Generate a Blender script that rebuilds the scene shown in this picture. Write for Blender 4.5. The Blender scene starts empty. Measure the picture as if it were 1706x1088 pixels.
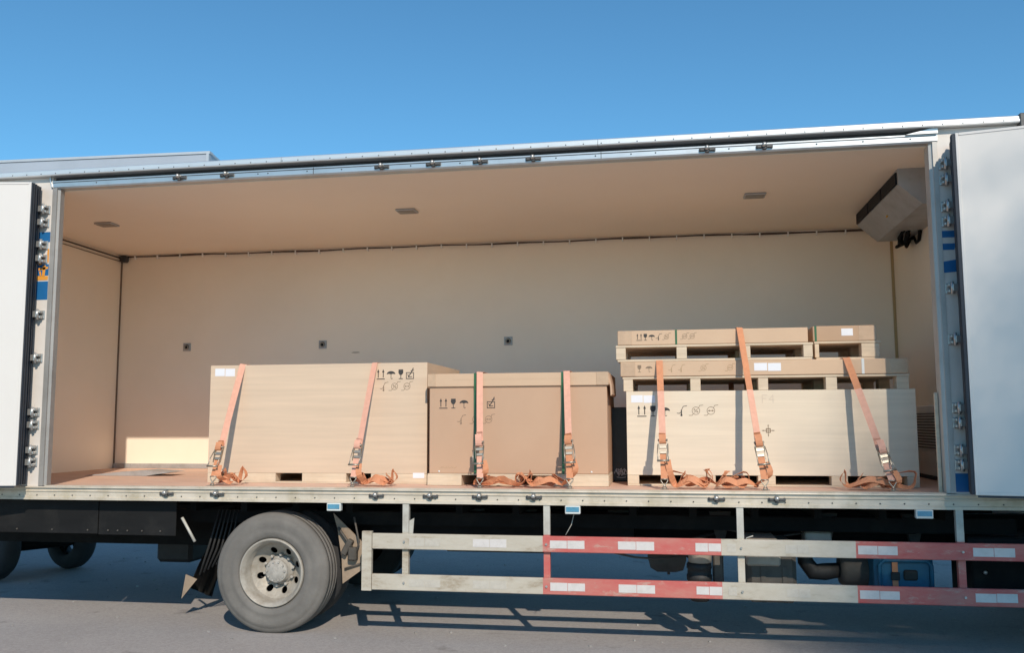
import bpy, bmesh, math, random
from mathutils import Vector, Matrix
random.seed(7)
S = bpy.context.scene
COL = S.collection
G = -1.04                      # ground level; z = 0 is the cargo floor, y = 0 the open side of the truck

# ------------------------------------------------------------------ camera, sky, sun, exposure
cam_d = bpy.data.cameras.new('camera'); cam = bpy.data.objects.new('camera', cam_d); COL.objects.link(cam)
cam_d.sensor_width = 36.0; cam_d.lens = 36.0*1500/1706
cam_d.clip_start = 0.05; cam_d.clip_end = 2000
def cam_axes(yaw, pitch, roll):
    cy, sy, cp, sp = math.cos(yaw), math.sin(yaw), math.cos(pitch), math.sin(pitch)
    f = Vector((sy*cp, cy*cp, sp)); r = Vector((cy, -sy, 0)); u = r.cross(f)
    c, s = math.cos(roll), math.sin(roll)
    return r*c+u*s, u*c-r*s, f
r_, u_, f_ = cam_axes(-0.1684, 0.1046, -0.0044)
cam.matrix_world = Matrix(((r_.x, u_.x, -f_.x, 4.6533), (r_.y, u_.y, -f_.y, -6.2263), (r_.z, u_.z, -f_.z, 0.4771), (0, 0, 0, 1)))
S.camera = cam

LIGHT = Vector((-0.39, 1.0, -0.79)).normalized()     # direction the sunlight travels
elev = math.asin(-LIGHT.z)
W = bpy.data.worlds.new('World'); S.world = W; W.use_nodes = True
wn = W.node_tree.nodes; wl = W.node_tree.links
bg = wn['Background']
sky = wn.new('ShaderNodeTexSky'); sky.sky_type = 'NISHITA'; sky.sun_disc = False
sky.sun_elevation = elev; sky.sun_rotation = math.atan2(-LIGHT.x, -LIGHT.y)
sky.air_density = 1.0; sky.dust_density = 0.0; sky.ozone_density = 10
tint = wn.new('ShaderNodeMix'); tint.data_type = 'RGBA'; tint.blend_type = 'MULTIPLY'; tint.inputs[0].default_value = 1; tint.inputs[7].default_value = (.84, 1.08, .90, 1)
wl.new(sky.outputs[0], tint.inputs[6]); wl.new(tint.outputs[2], bg.inputs[0]); bg.inputs[1].default_value = 0.122
sun_d = bpy.data.lights.new('sun', 'SUN'); sun_d.energy = 2.95; sun_d.angle = math.radians(0.53); sun_d.color = (1.0, 0.89, 0.74)
sun = bpy.data.objects.new('sun', sun_d); COL.objects.link(sun)
sun.rotation_euler = LIGHT.to_track_quat('-Z', 'Y').to_euler(); sun.location = (10, -20, 20)
S.view_settings.view_transform = 'Standard'; S.view_settings.look = 'None'
S.view_settings.gamma = 1; S.view_settings.exposure = 0.43; S.view_settings.use_curve_mapping = False
S.cycles.max_bounces = 10; S.cycles.diffuse_bounces = 8

# ------------------------------------------------------------------ materials
def mat(name, col, rough=.6, metal=0., var=0., vscale=3., stretch=(1, 1, 1), bump=0., bscale=60., dirt=None, dscale=2., damt=.5, spec=None, col2=None):
    m = bpy.data.materials.new(name); m.use_nodes = True
    n, l = m.node_tree.nodes, m.node_tree.links
    p = n['Principled BSDF']
    p.inputs['Roughness'].default_value = rough; p.inputs['Metallic'].default_value = metal
    if spec is not None: p.inputs['Specular IOR Level'].default_value = spec
    tc = n.new('ShaderNodeTexCoord')
    mp = n.new('ShaderNodeMapping'); mp.inputs['Scale'].default_value = stretch
    l.new(tc.outputs['Object'], mp.inputs['Vector'])
    c = n.new('ShaderNodeRGB'); c.outputs[0].default_value = (*col, 1)
    out = c.outputs[0]
    if var > 0:
        t = n.new('ShaderNodeTexNoise'); t.inputs['Scale'].default_value = vscale; t.inputs['Detail'].default_value = 7; t.inputs['Roughness'].default_value = .62
        l.new(mp.outputs[0], t.inputs['Vector'])
        r = n.new('ShaderNodeValToRGB'); r.color_ramp.elements[0].position = .3; r.color_ramp.elements[1].position = .72
        lo = col2 or tuple(max(0, x*(1-var)) for x in col); hi = tuple(min(1, x*(1+var*.6)) for x in col)
        r.color_ramp.elements[0].color = (*lo, 1); r.color_ramp.elements[1].color = (*hi, 1)
        l.new(t.outputs['Fac'], r.inputs[0]); out = r.outputs[0]
    if dirt is not None:
        t2 = n.new('ShaderNodeTexNoise'); t2.inputs['Scale'].default_value = dscale; t2.inputs['Detail'].default_value = 9; t2.inputs['Roughness'].default_value = .7
        l.new(tc.outputs['Object'], t2.inputs['Vector'])
        r2 = n.new('ShaderNodeValToRGB'); r2.color_ramp.elements[0].position = .5; r2.color_ramp.elements[1].position = .75
        r2.color_ramp.elements[0].color = (0, 0, 0, 1); r2.color_ramp.elements[1].color = (damt, damt, damt, 1)
        l.new(t2.outputs['Fac'], r2.inputs[0])
        mx = n.new('ShaderNodeMix'); mx.data_type = 'RGBA'
        l.new(r2.outputs[0], mx.inputs[0]); l.new(out, mx.inputs[6]); mx.inputs[7].default_value = (*dirt, 1); out = mx.outputs[2]
    l.new(out, p.inputs['Base Color'])
    if bump > 0:
        b = n.new('ShaderNodeTexNoise'); b.inputs['Scale'].default_value = bscale; b.inputs['Detail'].default_value = 5
        l.new(mp.outputs[0], b.inputs['Vector'])
        bn = n.new('ShaderNodeBump'); bn.inputs['Strength'].default_value = bump; bn.inputs['Distance'].default_value = .01
        l.new(b.outputs['Fac'], bn.inputs['Height']); l.new(bn.outputs[0], p.inputs['Normal'])
    return m

M = {}
def ground_mat():
    m = bpy.data.materials.new('ground_concrete'); m.use_nodes = True
    n, l = m.node_tree.nodes, m.node_tree.links; p = n['Principled BSDF']; p.inputs['Roughness'].default_value = .88
    tc = n.new('ShaderNodeTexCoord')
    def noise(scale, det, rough=.6, st=None):
        t = n.new('ShaderNodeTexNoise'); t.inputs['Scale'].default_value = scale; t.inputs['Detail'].default_value = det; t.inputs['Roughness'].default_value = rough
        if st:
            mp = n.new('ShaderNodeMapping'); mp.inputs['Scale'].default_value = st; l.new(tc.outputs['Object'], mp.inputs[0]); l.new(mp.outputs[0], t.inputs['Vector'])
        else: l.new(tc.outputs['Object'], t.inputs['Vector'])
        return t.outputs['Fac']
    def ramp(f, a, b, ca, cb):
        r = n.new('ShaderNodeValToRGB'); r.color_ramp.elements[0].position = a; r.color_ramp.elements[1].position = b
        r.color_ramp.elements[0].color = (*ca, 1); r.color_ramp.elements[1].color = (*cb, 1); l.new(f, r.inputs[0]); return r.outputs[0]
    def mul(a, b):
        x = n.new('ShaderNodeMix'); x.data_type = 'RGBA'; x.blend_type = 'MULTIPLY'; x.inputs[0].default_value = 1; l.new(a, x.inputs[6]); l.new(b, x.inputs[7]); return x.outputs[2]
    c = ramp(noise(.5, 8), .3, .7, (.32, .29, .275), (.40, .368, .35))
    c = mul(c, ramp(noise(120, 3, .8), .3, .68, (.80, .80, .80), (1.10, 1.10, 1.10)))
    c = mul(c, ramp(noise(42, 4, .75), .33, .66, (.84, .84, .84), (1.09, 1.09, 1.09)))
    c = mul(c, ramp(noise(1.7, 6, .7, (.5, 1.6, 1)), .60, .72, (1, 1, 1), (.80, .79, .785)))
    c = mul(c, ramp(noise(3.6, 4, .55), .63, .71, (1, 1, 1), (.74, .73, .72)))
    l.new(c, p.inputs['Base Color'])
    b = n.new('ShaderNodeBump'); b.inputs['Strength'].default_value = .35; b.inputs['Distance'].default_value = .006; l.new(noise(150, 4, .7), b.inputs['Height']); l.new(b.outputs[0], p.inputs['Normal'])
    return m
M['ground'] = ground_mat()
M['liner'] = mat('liner_panel', (.92, .81, .67), .5, var=.05, vscale=.7, dirt=(.84, .73, .59), dscale=.8, damt=.4)
M['liner_back'] = mat('liner_panel_back', (.93, .81, .67), .5, var=.05, vscale=.7, dirt=(.85, .73, .59), dscale=.9, damt=.5)
M['ceil'] = mat('ceiling_panel', (.92, .81, .67), .5, var=.04, vscale=.5)
M['floor'] = mat('cargo_floor', (.70, .46, .35), .65, var=.25, vscale=4, stretch=(1, 6, 1), dirt=(.62, .50, .41), dscale=3, damt=.7)
M['white'] = mat('body_white', (.68, .62, .57), .4, var=.06, vscale=2, dirt=(.45, .41, .35), dscale=3.5, damt=.4)
M['door'] = mat('door_white', (.71, .665, .625), .32, var=.03, vscale=1.2, dirt=(.66, .615, .57), dscale=1.4, damt=.3)
M['alu'] = mat('aluminium', (.62, .62, .61), .33, .75, var=.10, vscale=6, stretch=(.4, 1, 4), bump=.05, bscale=40, dirt=(.35, .33, .30), dscale=5, damt=.35)
M['jamb'] = mat('jamb_metal', (.36, .34, .32), .5, .3, var=.15, vscale=5, stretch=(2, 2, .4), dirt=(.22, .2, .18), dscale=6, damt=.5)
M['jamb_right'] = mat('jamb_metal_pale', (.50, .48, .45), .5, .2, var=.12, vscale=5, stretch=(2, 2, .4), dirt=(.3, .28, .25), dscale=6, damt=.5)
M['alu_bright'] = mat('aluminium_roof_rail', (.74, .74, .73), .36, .55, var=.06, vscale=5, stretch=(.3, 1, 3), dirt=(.5, .48, .45), dscale=4, damt=.3)
M['sill'] = mat('sill_aluminium', (.64, .56, .46), .5, .15, var=.16, vscale=3, stretch=(1.2, 1, 5), bump=.08, bscale=30, dirt=(.30, .24, .12), dscale=4.5, damt=.6)
M['gasket'] = mat('gasket_rubber', (.022, .028, .04), .55, var=.2, vscale=8)
M['recess'] = mat('recess_rubber', (.05, .05, .055), .7, var=.3, vscale=6)
M['steel'] = mat('hinge_steel', (.56, .55, .53), .35, .7, var=.2, vscale=20, dirt=(.2, .17, .14), dscale=18, damt=.6)
M['dark_steel'] = mat('latch_steel', (.10, .10, .10), .5, .4, var=.4, vscale=25)
M['zinc'] = mat('zinc_steel', (.40, .36, .30), .42, .8, var=.2, vscale=30, dirt=(.25, .19, .12), dscale=30, damt=.5)
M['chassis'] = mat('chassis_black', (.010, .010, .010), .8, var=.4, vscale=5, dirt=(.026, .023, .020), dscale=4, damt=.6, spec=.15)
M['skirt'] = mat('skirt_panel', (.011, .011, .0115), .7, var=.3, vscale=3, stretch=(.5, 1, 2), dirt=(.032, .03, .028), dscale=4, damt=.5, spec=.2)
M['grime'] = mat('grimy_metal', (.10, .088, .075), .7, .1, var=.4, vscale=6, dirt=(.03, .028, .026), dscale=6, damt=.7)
M['tyre'] = mat('tyre_rubber', (.155, .143, .13), .85, var=.18, vscale=5, bump=.15, bscale=80, dirt=(.225, .21, .19), dscale=3, damt=.6)
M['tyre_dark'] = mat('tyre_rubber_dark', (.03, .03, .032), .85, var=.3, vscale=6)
M['rim'] = mat('rim_paint', (.40, .365, .315), .55, .15, var=.2, vscale=7, bump=.1, bscale=60, dirt=(.16, .115, .07), dscale=5, damt=.75)
M['hub'] = mat('hub_dusty', (.42, .395, .36), .7, .1, var=.3, vscale=18, dirt=(.12, .10, .08), dscale=16, damt=.7)
M['mud'] = mat('mudguard_dusty', (.33, .25, .18), .8, var=.25, vscale=5, dirt=(.14, .11, .085), dscale=6, damt=.7)
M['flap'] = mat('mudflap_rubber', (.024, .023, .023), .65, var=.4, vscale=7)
M['grit'] = mat('grit_stone', (.36, .34, .32), .9, var=.4, vscale=3)
M['guard'] = None
M['post'] = mat('guard_post', (.50, .48, .43), .55, .1, var=.18, vscale=6, dirt=(.24, .19, .13), dscale=9, damt=.6)
M['sticker'] = mat('reflective_sticker', (.62, .58, .56), .35, var=.06, vscale=30, dirt=(.48, .45, .42), dscale=25, damt=.6)
M['ply'] = mat('plywood', (.635, .485, .355), .7, var=.09, vscale=3.2, stretch=(.35, 1, 9), bump=.05, bscale=30, dirt=(.55, .41, .30), dscale=1.6, damt=.25)
M['ply2'] = mat('plywood_pale', (.72, .605, .47), .7, var=.085, vscale=3.2, stretch=(.35, 1, 9), bump=.05, bscale=30, dirt=(.64, .52, .40), dscale=1.3, damt=.25)
M['pine'] = mat('pallet_pine', (.66, .53, .39), .75, var=.17, vscale=5, stretch=(.5, 1, 8), bump=.12, bscale=30, dirt=(.48, .35, .23), dscale=6, damt=.4)
M['card'] = mat('cardboard_brown', (.51, .33, .22), .8, var=.05, vscale=2, stretch=(1, 1, .4), dirt=(.46, .285, .185), dscale=2, damt=.35)
M['card2'] = mat('cardboard_tan', (.60, .42, .285), .8, var=.06, vscale=2, dirt=(.54, .365, .24), dscale=3, damt=.35)
M['card3'] = mat('cardboard_dull_brown', (.48, .32, .21), .8, var=.06, vscale=2, dirt=(.43, .28, .18), dscale=3, damt=.35)
M['tape'] = mat('packing_tape', (.54, .37, .245), .28, var=.12, vscale=14, bump=.15, bscale=50)
M['ink'] = mat('stencil_ink', (.045, .04, .038), .7, var=.3, vscale=40)
M['ink_ghost'] = mat('stencil_ghost', (.60, .50, .40), .75)
M['sticker_worn'] = mat('worn_sticker', (.50, .46, .40), .4, var=.1, vscale=30, dirt=(.38, .33, .27), dscale=20, damt=.6)
M['ink_faint'] = mat('stencil_ink_faint', (.40, .28, .17), .75, var=.15, vscale=60)
M['ink_mid'] = mat('stencil_ink_worn', (.24, .17, .115), .75, var=.25, vscale=60)
M['paper'] = mat('paper_label', (.76, .76, .80), .55, var=.03, vscale=20)
M['strap'] = mat('webbing_orange', (.60, .25, .125), .75, var=.14, vscale=30, stretch=(1, 1, 1), bump=.12, bscale=220, dirt=(.50, .22, .13), dscale=9, damt=.4)
M['strap_pink'] = mat('webbing_faded_orange', (.70, .37, .27), .75, var=.10, vscale=30, bump=.12, bscale=220, dirt=(.58, .31, .22), dscale=9, damt=.4)
M['green'] = mat('green_band', (.035, .13, .055), .35, var=.1, vscale=20)
M['white_band'] = mat('white_band', (.72, .72, .70), .4)
M['black_film'] = mat('black_film', (.014, .013, .014), .4, var=.3, vscale=9, bump=.3, bscale=14)
M['chalk'] = mat('chalk_mark', (.55, .55, .57), .9)
M['cable'] = mat('cable_brown', (.055, .035, .028), .6)
M['seal'] = mat('joint_sealant', (.16, .115, .08), .7)
M['seal_tan'] = mat('joint_sealant_tan', (.46, .33, .17), .7)
M['scuff'] = mat('wall_scuff', (.56, .47, .37), .6, var=.12, vscale=8)
M['lamp'] = mat('lamp_lens', (.22, .19, .16), .3, var=.2, vscale=20)
M['grey_metal'] = mat('evaporator_casing', (.44, .44, .445), .45, .3, var=.12, vscale=4, dirt=(.2, .17, .14), dscale=5, damt=.5)
M['vent'] = mat('vent_dark', (.008, .010, .014), .6, spec=.2)
M['slot'] = mat('grille_slot_grey', (.22, .22, .23), .7)
M['grille'] = mat('grille_white', (.85, .84, .81), .5, var=.06, vscale=5)
M['yellow'] = mat('yellow_sticker', (.75, .42, .03), .5)
M['blue'] = mat('livery_blue', (.015, .13, .33), .4, var=.12, vscale=6)
M['orange'] = mat('livery_orange', (.75, .32, .05), .4, var=.15, vscale=9)
M['tank_blue'] = mat('tank_blue', (.012, .12, .22), .45, var=.2, vscale=6, dirt=(.03, .05, .07), dscale=7, damt=.6)
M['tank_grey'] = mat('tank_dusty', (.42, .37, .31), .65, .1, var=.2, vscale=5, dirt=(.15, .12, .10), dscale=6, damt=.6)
M['lamp_blue'] = mat('marker_lens', (.10, .30, .44), .3, var=.3, vscale=30)
M['lamp_white'] = mat('marker_case', (.62, .64, .62), .4)
M['cladding'] = mat('warehouse_cladding', (.40, .44, .50), .5, .1, var=.05, vscale=.6, dirt=(.30, .35, .40), dscale=.5, damt=.4)
M['flashing'] = mat('warehouse_flashing', (.50, .53, .56), .4, .2, var=.05, vscale=2)
M['leaf'] = mat('leaf_green', (.055, .085, .028), .6, var=.4, vscale=1.2)
M['bark'] = mat('bark', (.12, .09, .065), .9, var=.4, vscale=9, bump=.6, bscale=20)
M['cab'] = mat('cab_paint', (.60, .62, .63), .3, var=.03, vscale=2)
M['glass'] = mat('cab_glass', (.02, .025, .03), .05)

# side guard paint: red stretches over dirty white, worn along the edges (red band positions are x on the rail)
TRUCK_O = Vector((2.9, 1.3, G))
def guard_mat():
    m = bpy.data.materials.new('guard_paint'); m.use_nodes = True
    n, l = m.node_tree.nodes, m.node_tree.links; p = n['Principled BSDF']; p.inputs['Roughness'].default_value = .5
    tc = n.new('ShaderNodeTexCoord'); sp = n.new('ShaderNodeSeparateXYZ'); l.new(tc.outputs['Object'], sp.inputs[0])
    def math_(op, a, b):
        k = n.new('ShaderNodeMath'); k.operation = op
        for i, v in enumerate((a, b)):
            if isinstance(v, (int, float)): k.inputs[i].default_value = v
            else: l.new(v, k.inputs[i])
        return k.outputs[0]
    nz = n.new('ShaderNodeTexNoise'); nz.inputs['Scale'].default_value = 9; nz.inputs['Detail'].default_value = 8; nz.inputs['Roughness'].default_value = .72
    mp = n.new('ShaderNodeMapping'); mp.inputs['Scale'].default_value = (.6, 1, 1.6); l.new(tc.outputs['Object'], mp.inputs[0]); l.new(mp.outputs[0], nz.inputs['Vector'])
    x = sp.outputs[0]
    a = math_('MULTIPLY', math_('GREATER_THAN', x, 3.805-TRUCK_O.x), math_('LESS_THAN', x, 4.992-TRUCK_O.x))
    b = math_('GREATER_THAN', x, 5.837-TRUCK_O.x)
    red = math_('MAXIMUM', a, b)
    wr = n.new('ShaderNodeValToRGB'); wr.color_ramp.elements[0].position = .55; wr.color_ramp.elements[1].position = .68
    wr.color_ramp.elements[0].color = (1, 1, 1, 1); wr.color_ramp.elements[1].color = (.25, .25, .25, 1); l.new(nz.outputs['Fac'], wr.inputs[0])
    fac = math_('MULTIPLY', red, wr.outputs[0])
    dn = n.new('ShaderNodeTexNoise'); dn.inputs['Scale'].default_value = 5; dn.inputs['Detail'].default_value = 10; dn.inputs['Roughness'].default_value = .75; l.new(mp.outputs[0], dn.inputs['Vector'])
    wc = n.new('ShaderNodeValToRGB'); e = wc.color_ramp.elements
    e[0].position = .35; e[0].color = (.52, .475, .405, 1); e[1].position = .70; e[1].color = (.27, .20, .13, 1)
    e2 = e.new(.55); e2.color = (.46, .41, .335, 1); l.new(dn.outputs['Fac'], wc.inputs[0])
    rc = n.new('ShaderNodeValToRGB'); e = rc.color_ramp.elements
    e[0].position = .35; e[0].color = (.50, .088, .08, 1); e[1].position = .68; e[1].color = (.50, .19, .155, 1); l.new(dn.outputs['Fac'], rc.inputs[0])
    mx = n.new('ShaderNodeMix'); mx.data_type = 'RGBA'; l.new(fac, mx.inputs[0]); l.new(wc.outputs[0], mx.inputs[6]); l.new(rc.outputs[0], mx.inputs[7])
    l.new(mx.outputs[2], p.inputs['Base Color'])
    bn = n.new('ShaderNodeBump'); bn.inputs['Strength'].default_value = .12; bn.inputs['Distance'].default_value = .01; l.new(dn.outputs['Fac'], bn.inputs['Height']); l.new(bn.outputs[0], p.inputs['Normal'])
    return m
M['guard'] = guard_mat()

# ------------------------------------------------------------------ mesh helpers
class MB:
    """collects shapes in world coordinates; build() links them as one object under a parent"""
    def __init__(s): s.bm = bmesh.new()
    def box(s, x0, x1, y0, y1, z0, z1, bev=0., mtx=None):
        vs = [s.bm.verts.new(v) for v in ((x0, y0, z0), (x1, y0, z0), (x1, y1, z0), (x0, y1, z0), (x0, y0, z1), (x1, y0, z1), (x1, y1, z1), (x0, y1, z1))]
        fs = [s.bm.faces.new([vs[i] for i in f]) for f in ((0, 3, 2, 1), (4, 5, 6, 7), (0, 1, 5, 4), (1, 2, 6, 5), (2, 3, 7, 6), (3, 0, 4, 7))]
        if bev > 0:
            es = list({e for f in fs for e in f.edges})
            r = bmesh.ops.bevel(s.bm, geom=es, offset=bev, segments=1, affect='EDGES', clamp_overlap=True)
            vs = list({v for f in r['faces'] for v in f.verts} | {v for v in vs if v.is_valid})
        if mtx is not None:
            for v in vs:
                if v.is_valid: v.co = mtx @ v.co
        return s
    def prism(s, poly, a, b, axis='x', mtx=None):
        """polygon in the other two axes extruded from a to b"""
        def P(p, t):
            return Vector((t, p[0], p[1])) if axis == 'x' else Vector((p[0], t, p[1])) if axis == 'y' else Vector((p[0], p[1], t))
        A = [s.bm.verts.new(P(p, a)) for p in poly]; B = [s.bm.verts.new(P(p, b)) for p in poly]
        n = len(poly); fs = [s.bm.faces.new(A), s.bm.faces.new(B[::-1])]
        for i in range(n): fs.append(s.bm.faces.new((A[i], B[i], B[(i+1) % n], A[(i+1) % n])))
        bmesh.ops.recalc_face_normals(s.bm, faces=fs)
        if mtx is not None:
            for v in A+B: v.co = mtx @ v.co
        return s
    def tube(s, pts, r, n=8, cap=True):
        pts = [Vector(p) for p in pts]; rings = []; up0 = None
        for i, p in enumerate(pts):
            t = (pts[min(i+1, len(pts)-1)]-pts[max(i-1, 0)]).normalized()
            if up0 is None:
                up0 = Vector((0, 0, 1)) if abs(t.z) < .9 else Vector((1, 0, 0))
            a = t.cross(up0)
            if a.length < 1e-5: a = t.cross(Vector((0, 1, 0)))
            a.normalize(); b = a.cross(t); up0 = b
            rr = r[i] if isinstance(r, (list, tuple)) else r
            rings.append([s.bm.verts.new(p+a*math.cos(2*math.pi*k/n)*rr+b*math.sin(2*math.pi*k/n)*rr) for k in range(n)])
        fs = []
        for i in range(len(rings)-1):
            for k in range(n): fs.append(s.bm.faces.new((rings[i][k], rings[i][(k+1) % n], rings[i+1][(k+1) % n], rings[i+1][k])))
        for f in fs: f.smooth = True
        if cap: fs.append(s.bm.faces.new(rings[0][::-1])); fs.append(s.bm.faces.new(rings[-1]))
        bmesh.ops.recalc_face_normals(s.bm, faces=fs)
        return s
    def lathe(s, prof, c, n=48, axis='y', closed=False, smooth=True, cap=True):
        """profile of (along axis, radius) turned round the axis through c"""
        rings = []
        for a, r in prof:
            ring = []
            for k in range(n):
                t = 2*math.pi*k/n; u, v = r*math.cos(t), r*math.sin(t)
                o = (u, a, v) if axis == 'y' else (a, u, v) if axis == 'x' else (u, v, a)
                ring.append(s.bm.verts.new((c[0]+o[0], c[1]+o[1], c[2]+o[2])))
            rings.append(ring)
        m = len(rings); fs = []
        for i in range(m if closed else m-1):
            A, B = rings[i], rings[(i+1) % m]
            for k in range(n): fs.append(s.bm.faces.new((A[k], A[(k+1) % n], B[(k+1) % n], B[k])))
        for f in fs: f.smooth = smooth
        if not closed and cap:
            for R_ in (rings[0], rings[-1]):
                if (R_[0].co-R_[n//2].co).length > 1e-4 and len(prof) > 1: fs.append(s.bm.faces.new(R_))
        bmesh.ops.recalc_face_normals(s.bm, faces=fs)
        return s
    def ribbon(s, pts, wdirs, w, th=.0025):
        """flat webbing along pts; wdirs gives the direction across it at each point"""
        pts = [Vector(p) for p in pts]; rows = []
        for i, p in enumerate(pts):
            t = (pts[min(i+1, len(pts)-1)]-pts[max(i-1, 0)]).normalized()
            wd = Vector(wdirs[i] if isinstance(wdirs, list) else wdirs); wd = (wd-t*wd.dot(t)).normalized()
            nn = t.cross(wd)
            rows.append([s.bm.verts.new(p+wd*a*w/2+nn*b*th/2) for a, b in ((-1, -1), (1, -1), (1, 1), (-1, 1))])
        fs = [s.bm.faces.new(rows[0]), s.bm.faces.new(rows[-1][::-1])]
        for i in range(len(rows)-1):
            for k in range(4):
                f = s.bm.faces.new((rows[i][k], rows[i][(k+1) % 4], rows[i+1][(k+1) % 4], rows[i+1][k])); fs.append(f)
        bmesh.ops.recalc_face_normals(s.bm, faces=fs)
        return s
    def build(s, name, m, parent=None, origin=None, kind=None, smooth=None):
        o0 = Vector(parent['_o']) if parent is not None else (Vector(origin) if origin is not None else Vector((0, 0, 0)))
        off = Vector(origin) if origin is not None else o0
        for v in s.bm.verts: v.co -= off
        me = bpy.data.meshes.new(name); s.bm.to_mesh(me); s.bm.free()
        o = bpy.data.objects.new(name, me); COL.objects.link(o); me.materials.append(m if not isinstance(m, str) else M[m])
        if parent is not None:
            o.parent = parent; o.location = off-o0
        else: o.location = off
        o['_o'] = tuple(off)
        if kind: o['kind'] = kind
        if smooth is not None:
            for p in me.polygons: p.use_smooth = smooth
        return o
def box(name, m, parent, x0, x1, y0, y1, z0, z1, bev=0., **k):
    return MB().box(x0, x1, y0, y1, z0, z1, bev).build(name, m, parent, **k)
def thing(name, label, cat, loc, group=None):
    o = bpy.data.objects.new(name, None); COL.objects.link(o); o.location = loc; o.empty_display_size = .2
    o['_o'] = tuple(loc); o['label'] = label; o['category'] = cat
    if group: o['group'] = group
    return o
def tag(o, label, cat, group=None):
    o['label'] = label; o['category'] = cat
    if group: o['group'] = group
    return o
def copy_to(o, at, parent=None, tree=True):
    """copy of a part (and its sub-parts) moved so that its own origin lies at 'at'"""
    par = parent if parent is not None else o.parent
    c = o.copy(); COL.objects.link(c); c.parent = par
    c.location = Vector(at)-(Vector(par['_o']) if par is not None else Vector((0, 0, 0))); c['_o'] = tuple(at)
    if tree:
        for ch in o.children:
            d = ch.copy(); COL.objects.link(d); d.parent = c; d.location = ch.location
    return c
def jit(a): return random.uniform(-a, a)

# ------------------------------------------------------------------ ground
g = MB(); bm = g.bm
vs = [bm.verts.new(p) for p in ((-400, -300, G), (400, -300, G), (400, 500, G), (-400, 500, G))]; bm.faces.new(vs)
gr = g.build('ground', 'ground', kind='structure')
gc = MB(); rg_ = random.Random(5)
for k in range(420):
    x, y, r = rg_.uniform(-1.5, 9), rg_.uniform(-.6, 4.5)**1, rg_.choice((.003, .004, .005, .007, .011))
    a = rg_.uniform(0, 3); q = [(x+r*rg_.uniform(.6, 1.2)*math.cos(a+t), y+r*rg_.uniform(.6, 1.2)*math.sin(a+t)) for t in (0, 1.3, 2.5, 3.8, 5.1)]
    gc.prism(q, G+.0005, G+r*rg_.uniform(.6, 1.1), 'z')
gc.build('grit', 'grit', kind='stuff')

# ------------------------------------------------------------------ the truck
T = thing('box_truck', 'white box truck parked sideways with its long cargo side standing open', 'truck', TRUCK_O)
XL, XR, D, H, HC = -1.10, 6.77, 2.52, 2.3077, 2.275
XB0, XB1 = -1.18, 6.98
box('cargo_floor', 'floor', T, XL+.002, XR-.002, .062, D-.002, -.07, 0)
box('back_wall', 'liner_back', T, XB0, XB1, D, D+.08, -.10, 2.42)
MB().prism([(.062, 2.302), (D-.002, HC-.01), (D-.002, 2.425), (.062, 2.425)], XL+.002, XR-.002).build('ceiling', 'ceil', T)
box('rear_wall', 'liner', T, XB0+.002, XL, .062, D-.003, -.095, 2.415)
box('front_wall', 'liner', T, XR, XR+.10, .062, D-.003, -.095, 2.415)
box('side_pillar', 'white', T, XB0, -.059, -.002, .06, -.001, 2.40)
box('side_pillar', 'white', T, 6.468, XB1, -.002, .06, -.001, 2.40)
# aluminium door frame: jambs, header
MB().prism([(-.058, -.008), (-.020, -.008), (-.020, .004), (0, .010), (0, .058), (-.058, .058)], .002, H+.04, 'z').build('door_jamb', 'jamb', T)
MB().prism([(6.4155, .11), (6.4155, .012), (6.437, .004), (6.437, -.008), (6.467, -.008), (6.467, .11)], .002, H+.04, 'z').build('door_jamb', 'jamb_right', T)
hd = MB().prism([(-.012, H+.012), (-.004, H), (.10, H-.001), (.10, 2.40), (.028, 2.40), (.028, 2.372), (-.012, 2.368)], -.0645, 6.4695).build('door_header', 'alu', T)
MB().box(-.06, 6.46, -.0135, -.0105, 2.352, 2.358).build('header_seam', 'recess', T)
for x in (2.10, 4.24): box('header_joint', 'recess', T, x-.002, x+.002, -.0135, -.0100, H+.010, 2.366)
box('header_gasket', 'recess', T, -.0645, 6.4695, .0262, .0278, 2.374, 2.3995)
# roof rail with its drip lip, in three lengths
for x0, x1 in ((XB0-.01, 1.86), (1.862, 4.22), (4.222, XB1)):
    MB().prism([(-.052, 2.402), (-.056, 2.41), (-.056, 2.424), (-.050, 2.428), (-.050, 2.444), (-.030, 2.455), (.12, 2.456), (.12, 2.4015)], x0, x1-.001).build('roof_rail', 'alu_bright', T)
box('roof_panel', 'white', T, XB0, XB1, .122, D+.08, 2.428, 2.45)
MB().prism([(6.27, 2.366), (6.4705, 2.3665), (6.475, 2.318), (6.4705, 2.4005), (6.43, 2.4005), (6.40, 2.378)][:2]+[(6.4705, 2.4005), (6.43, 2.4005)], -.030, -.0125, 'y').build('recess_end_plate', 'alu_bright', T)
MB().prism([(-.075, 2.404), (-.058, 2.32), (-.0655, 2.32), (-.085, 2.404)], -.020, -.0035, 'y').build('recess_end_plate', 'alu', T)
box('corner_cap', 'dark_steel', T, XB1-.012, XB1+.03, -.062, .10, 2.36, 2.462, .004)
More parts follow.
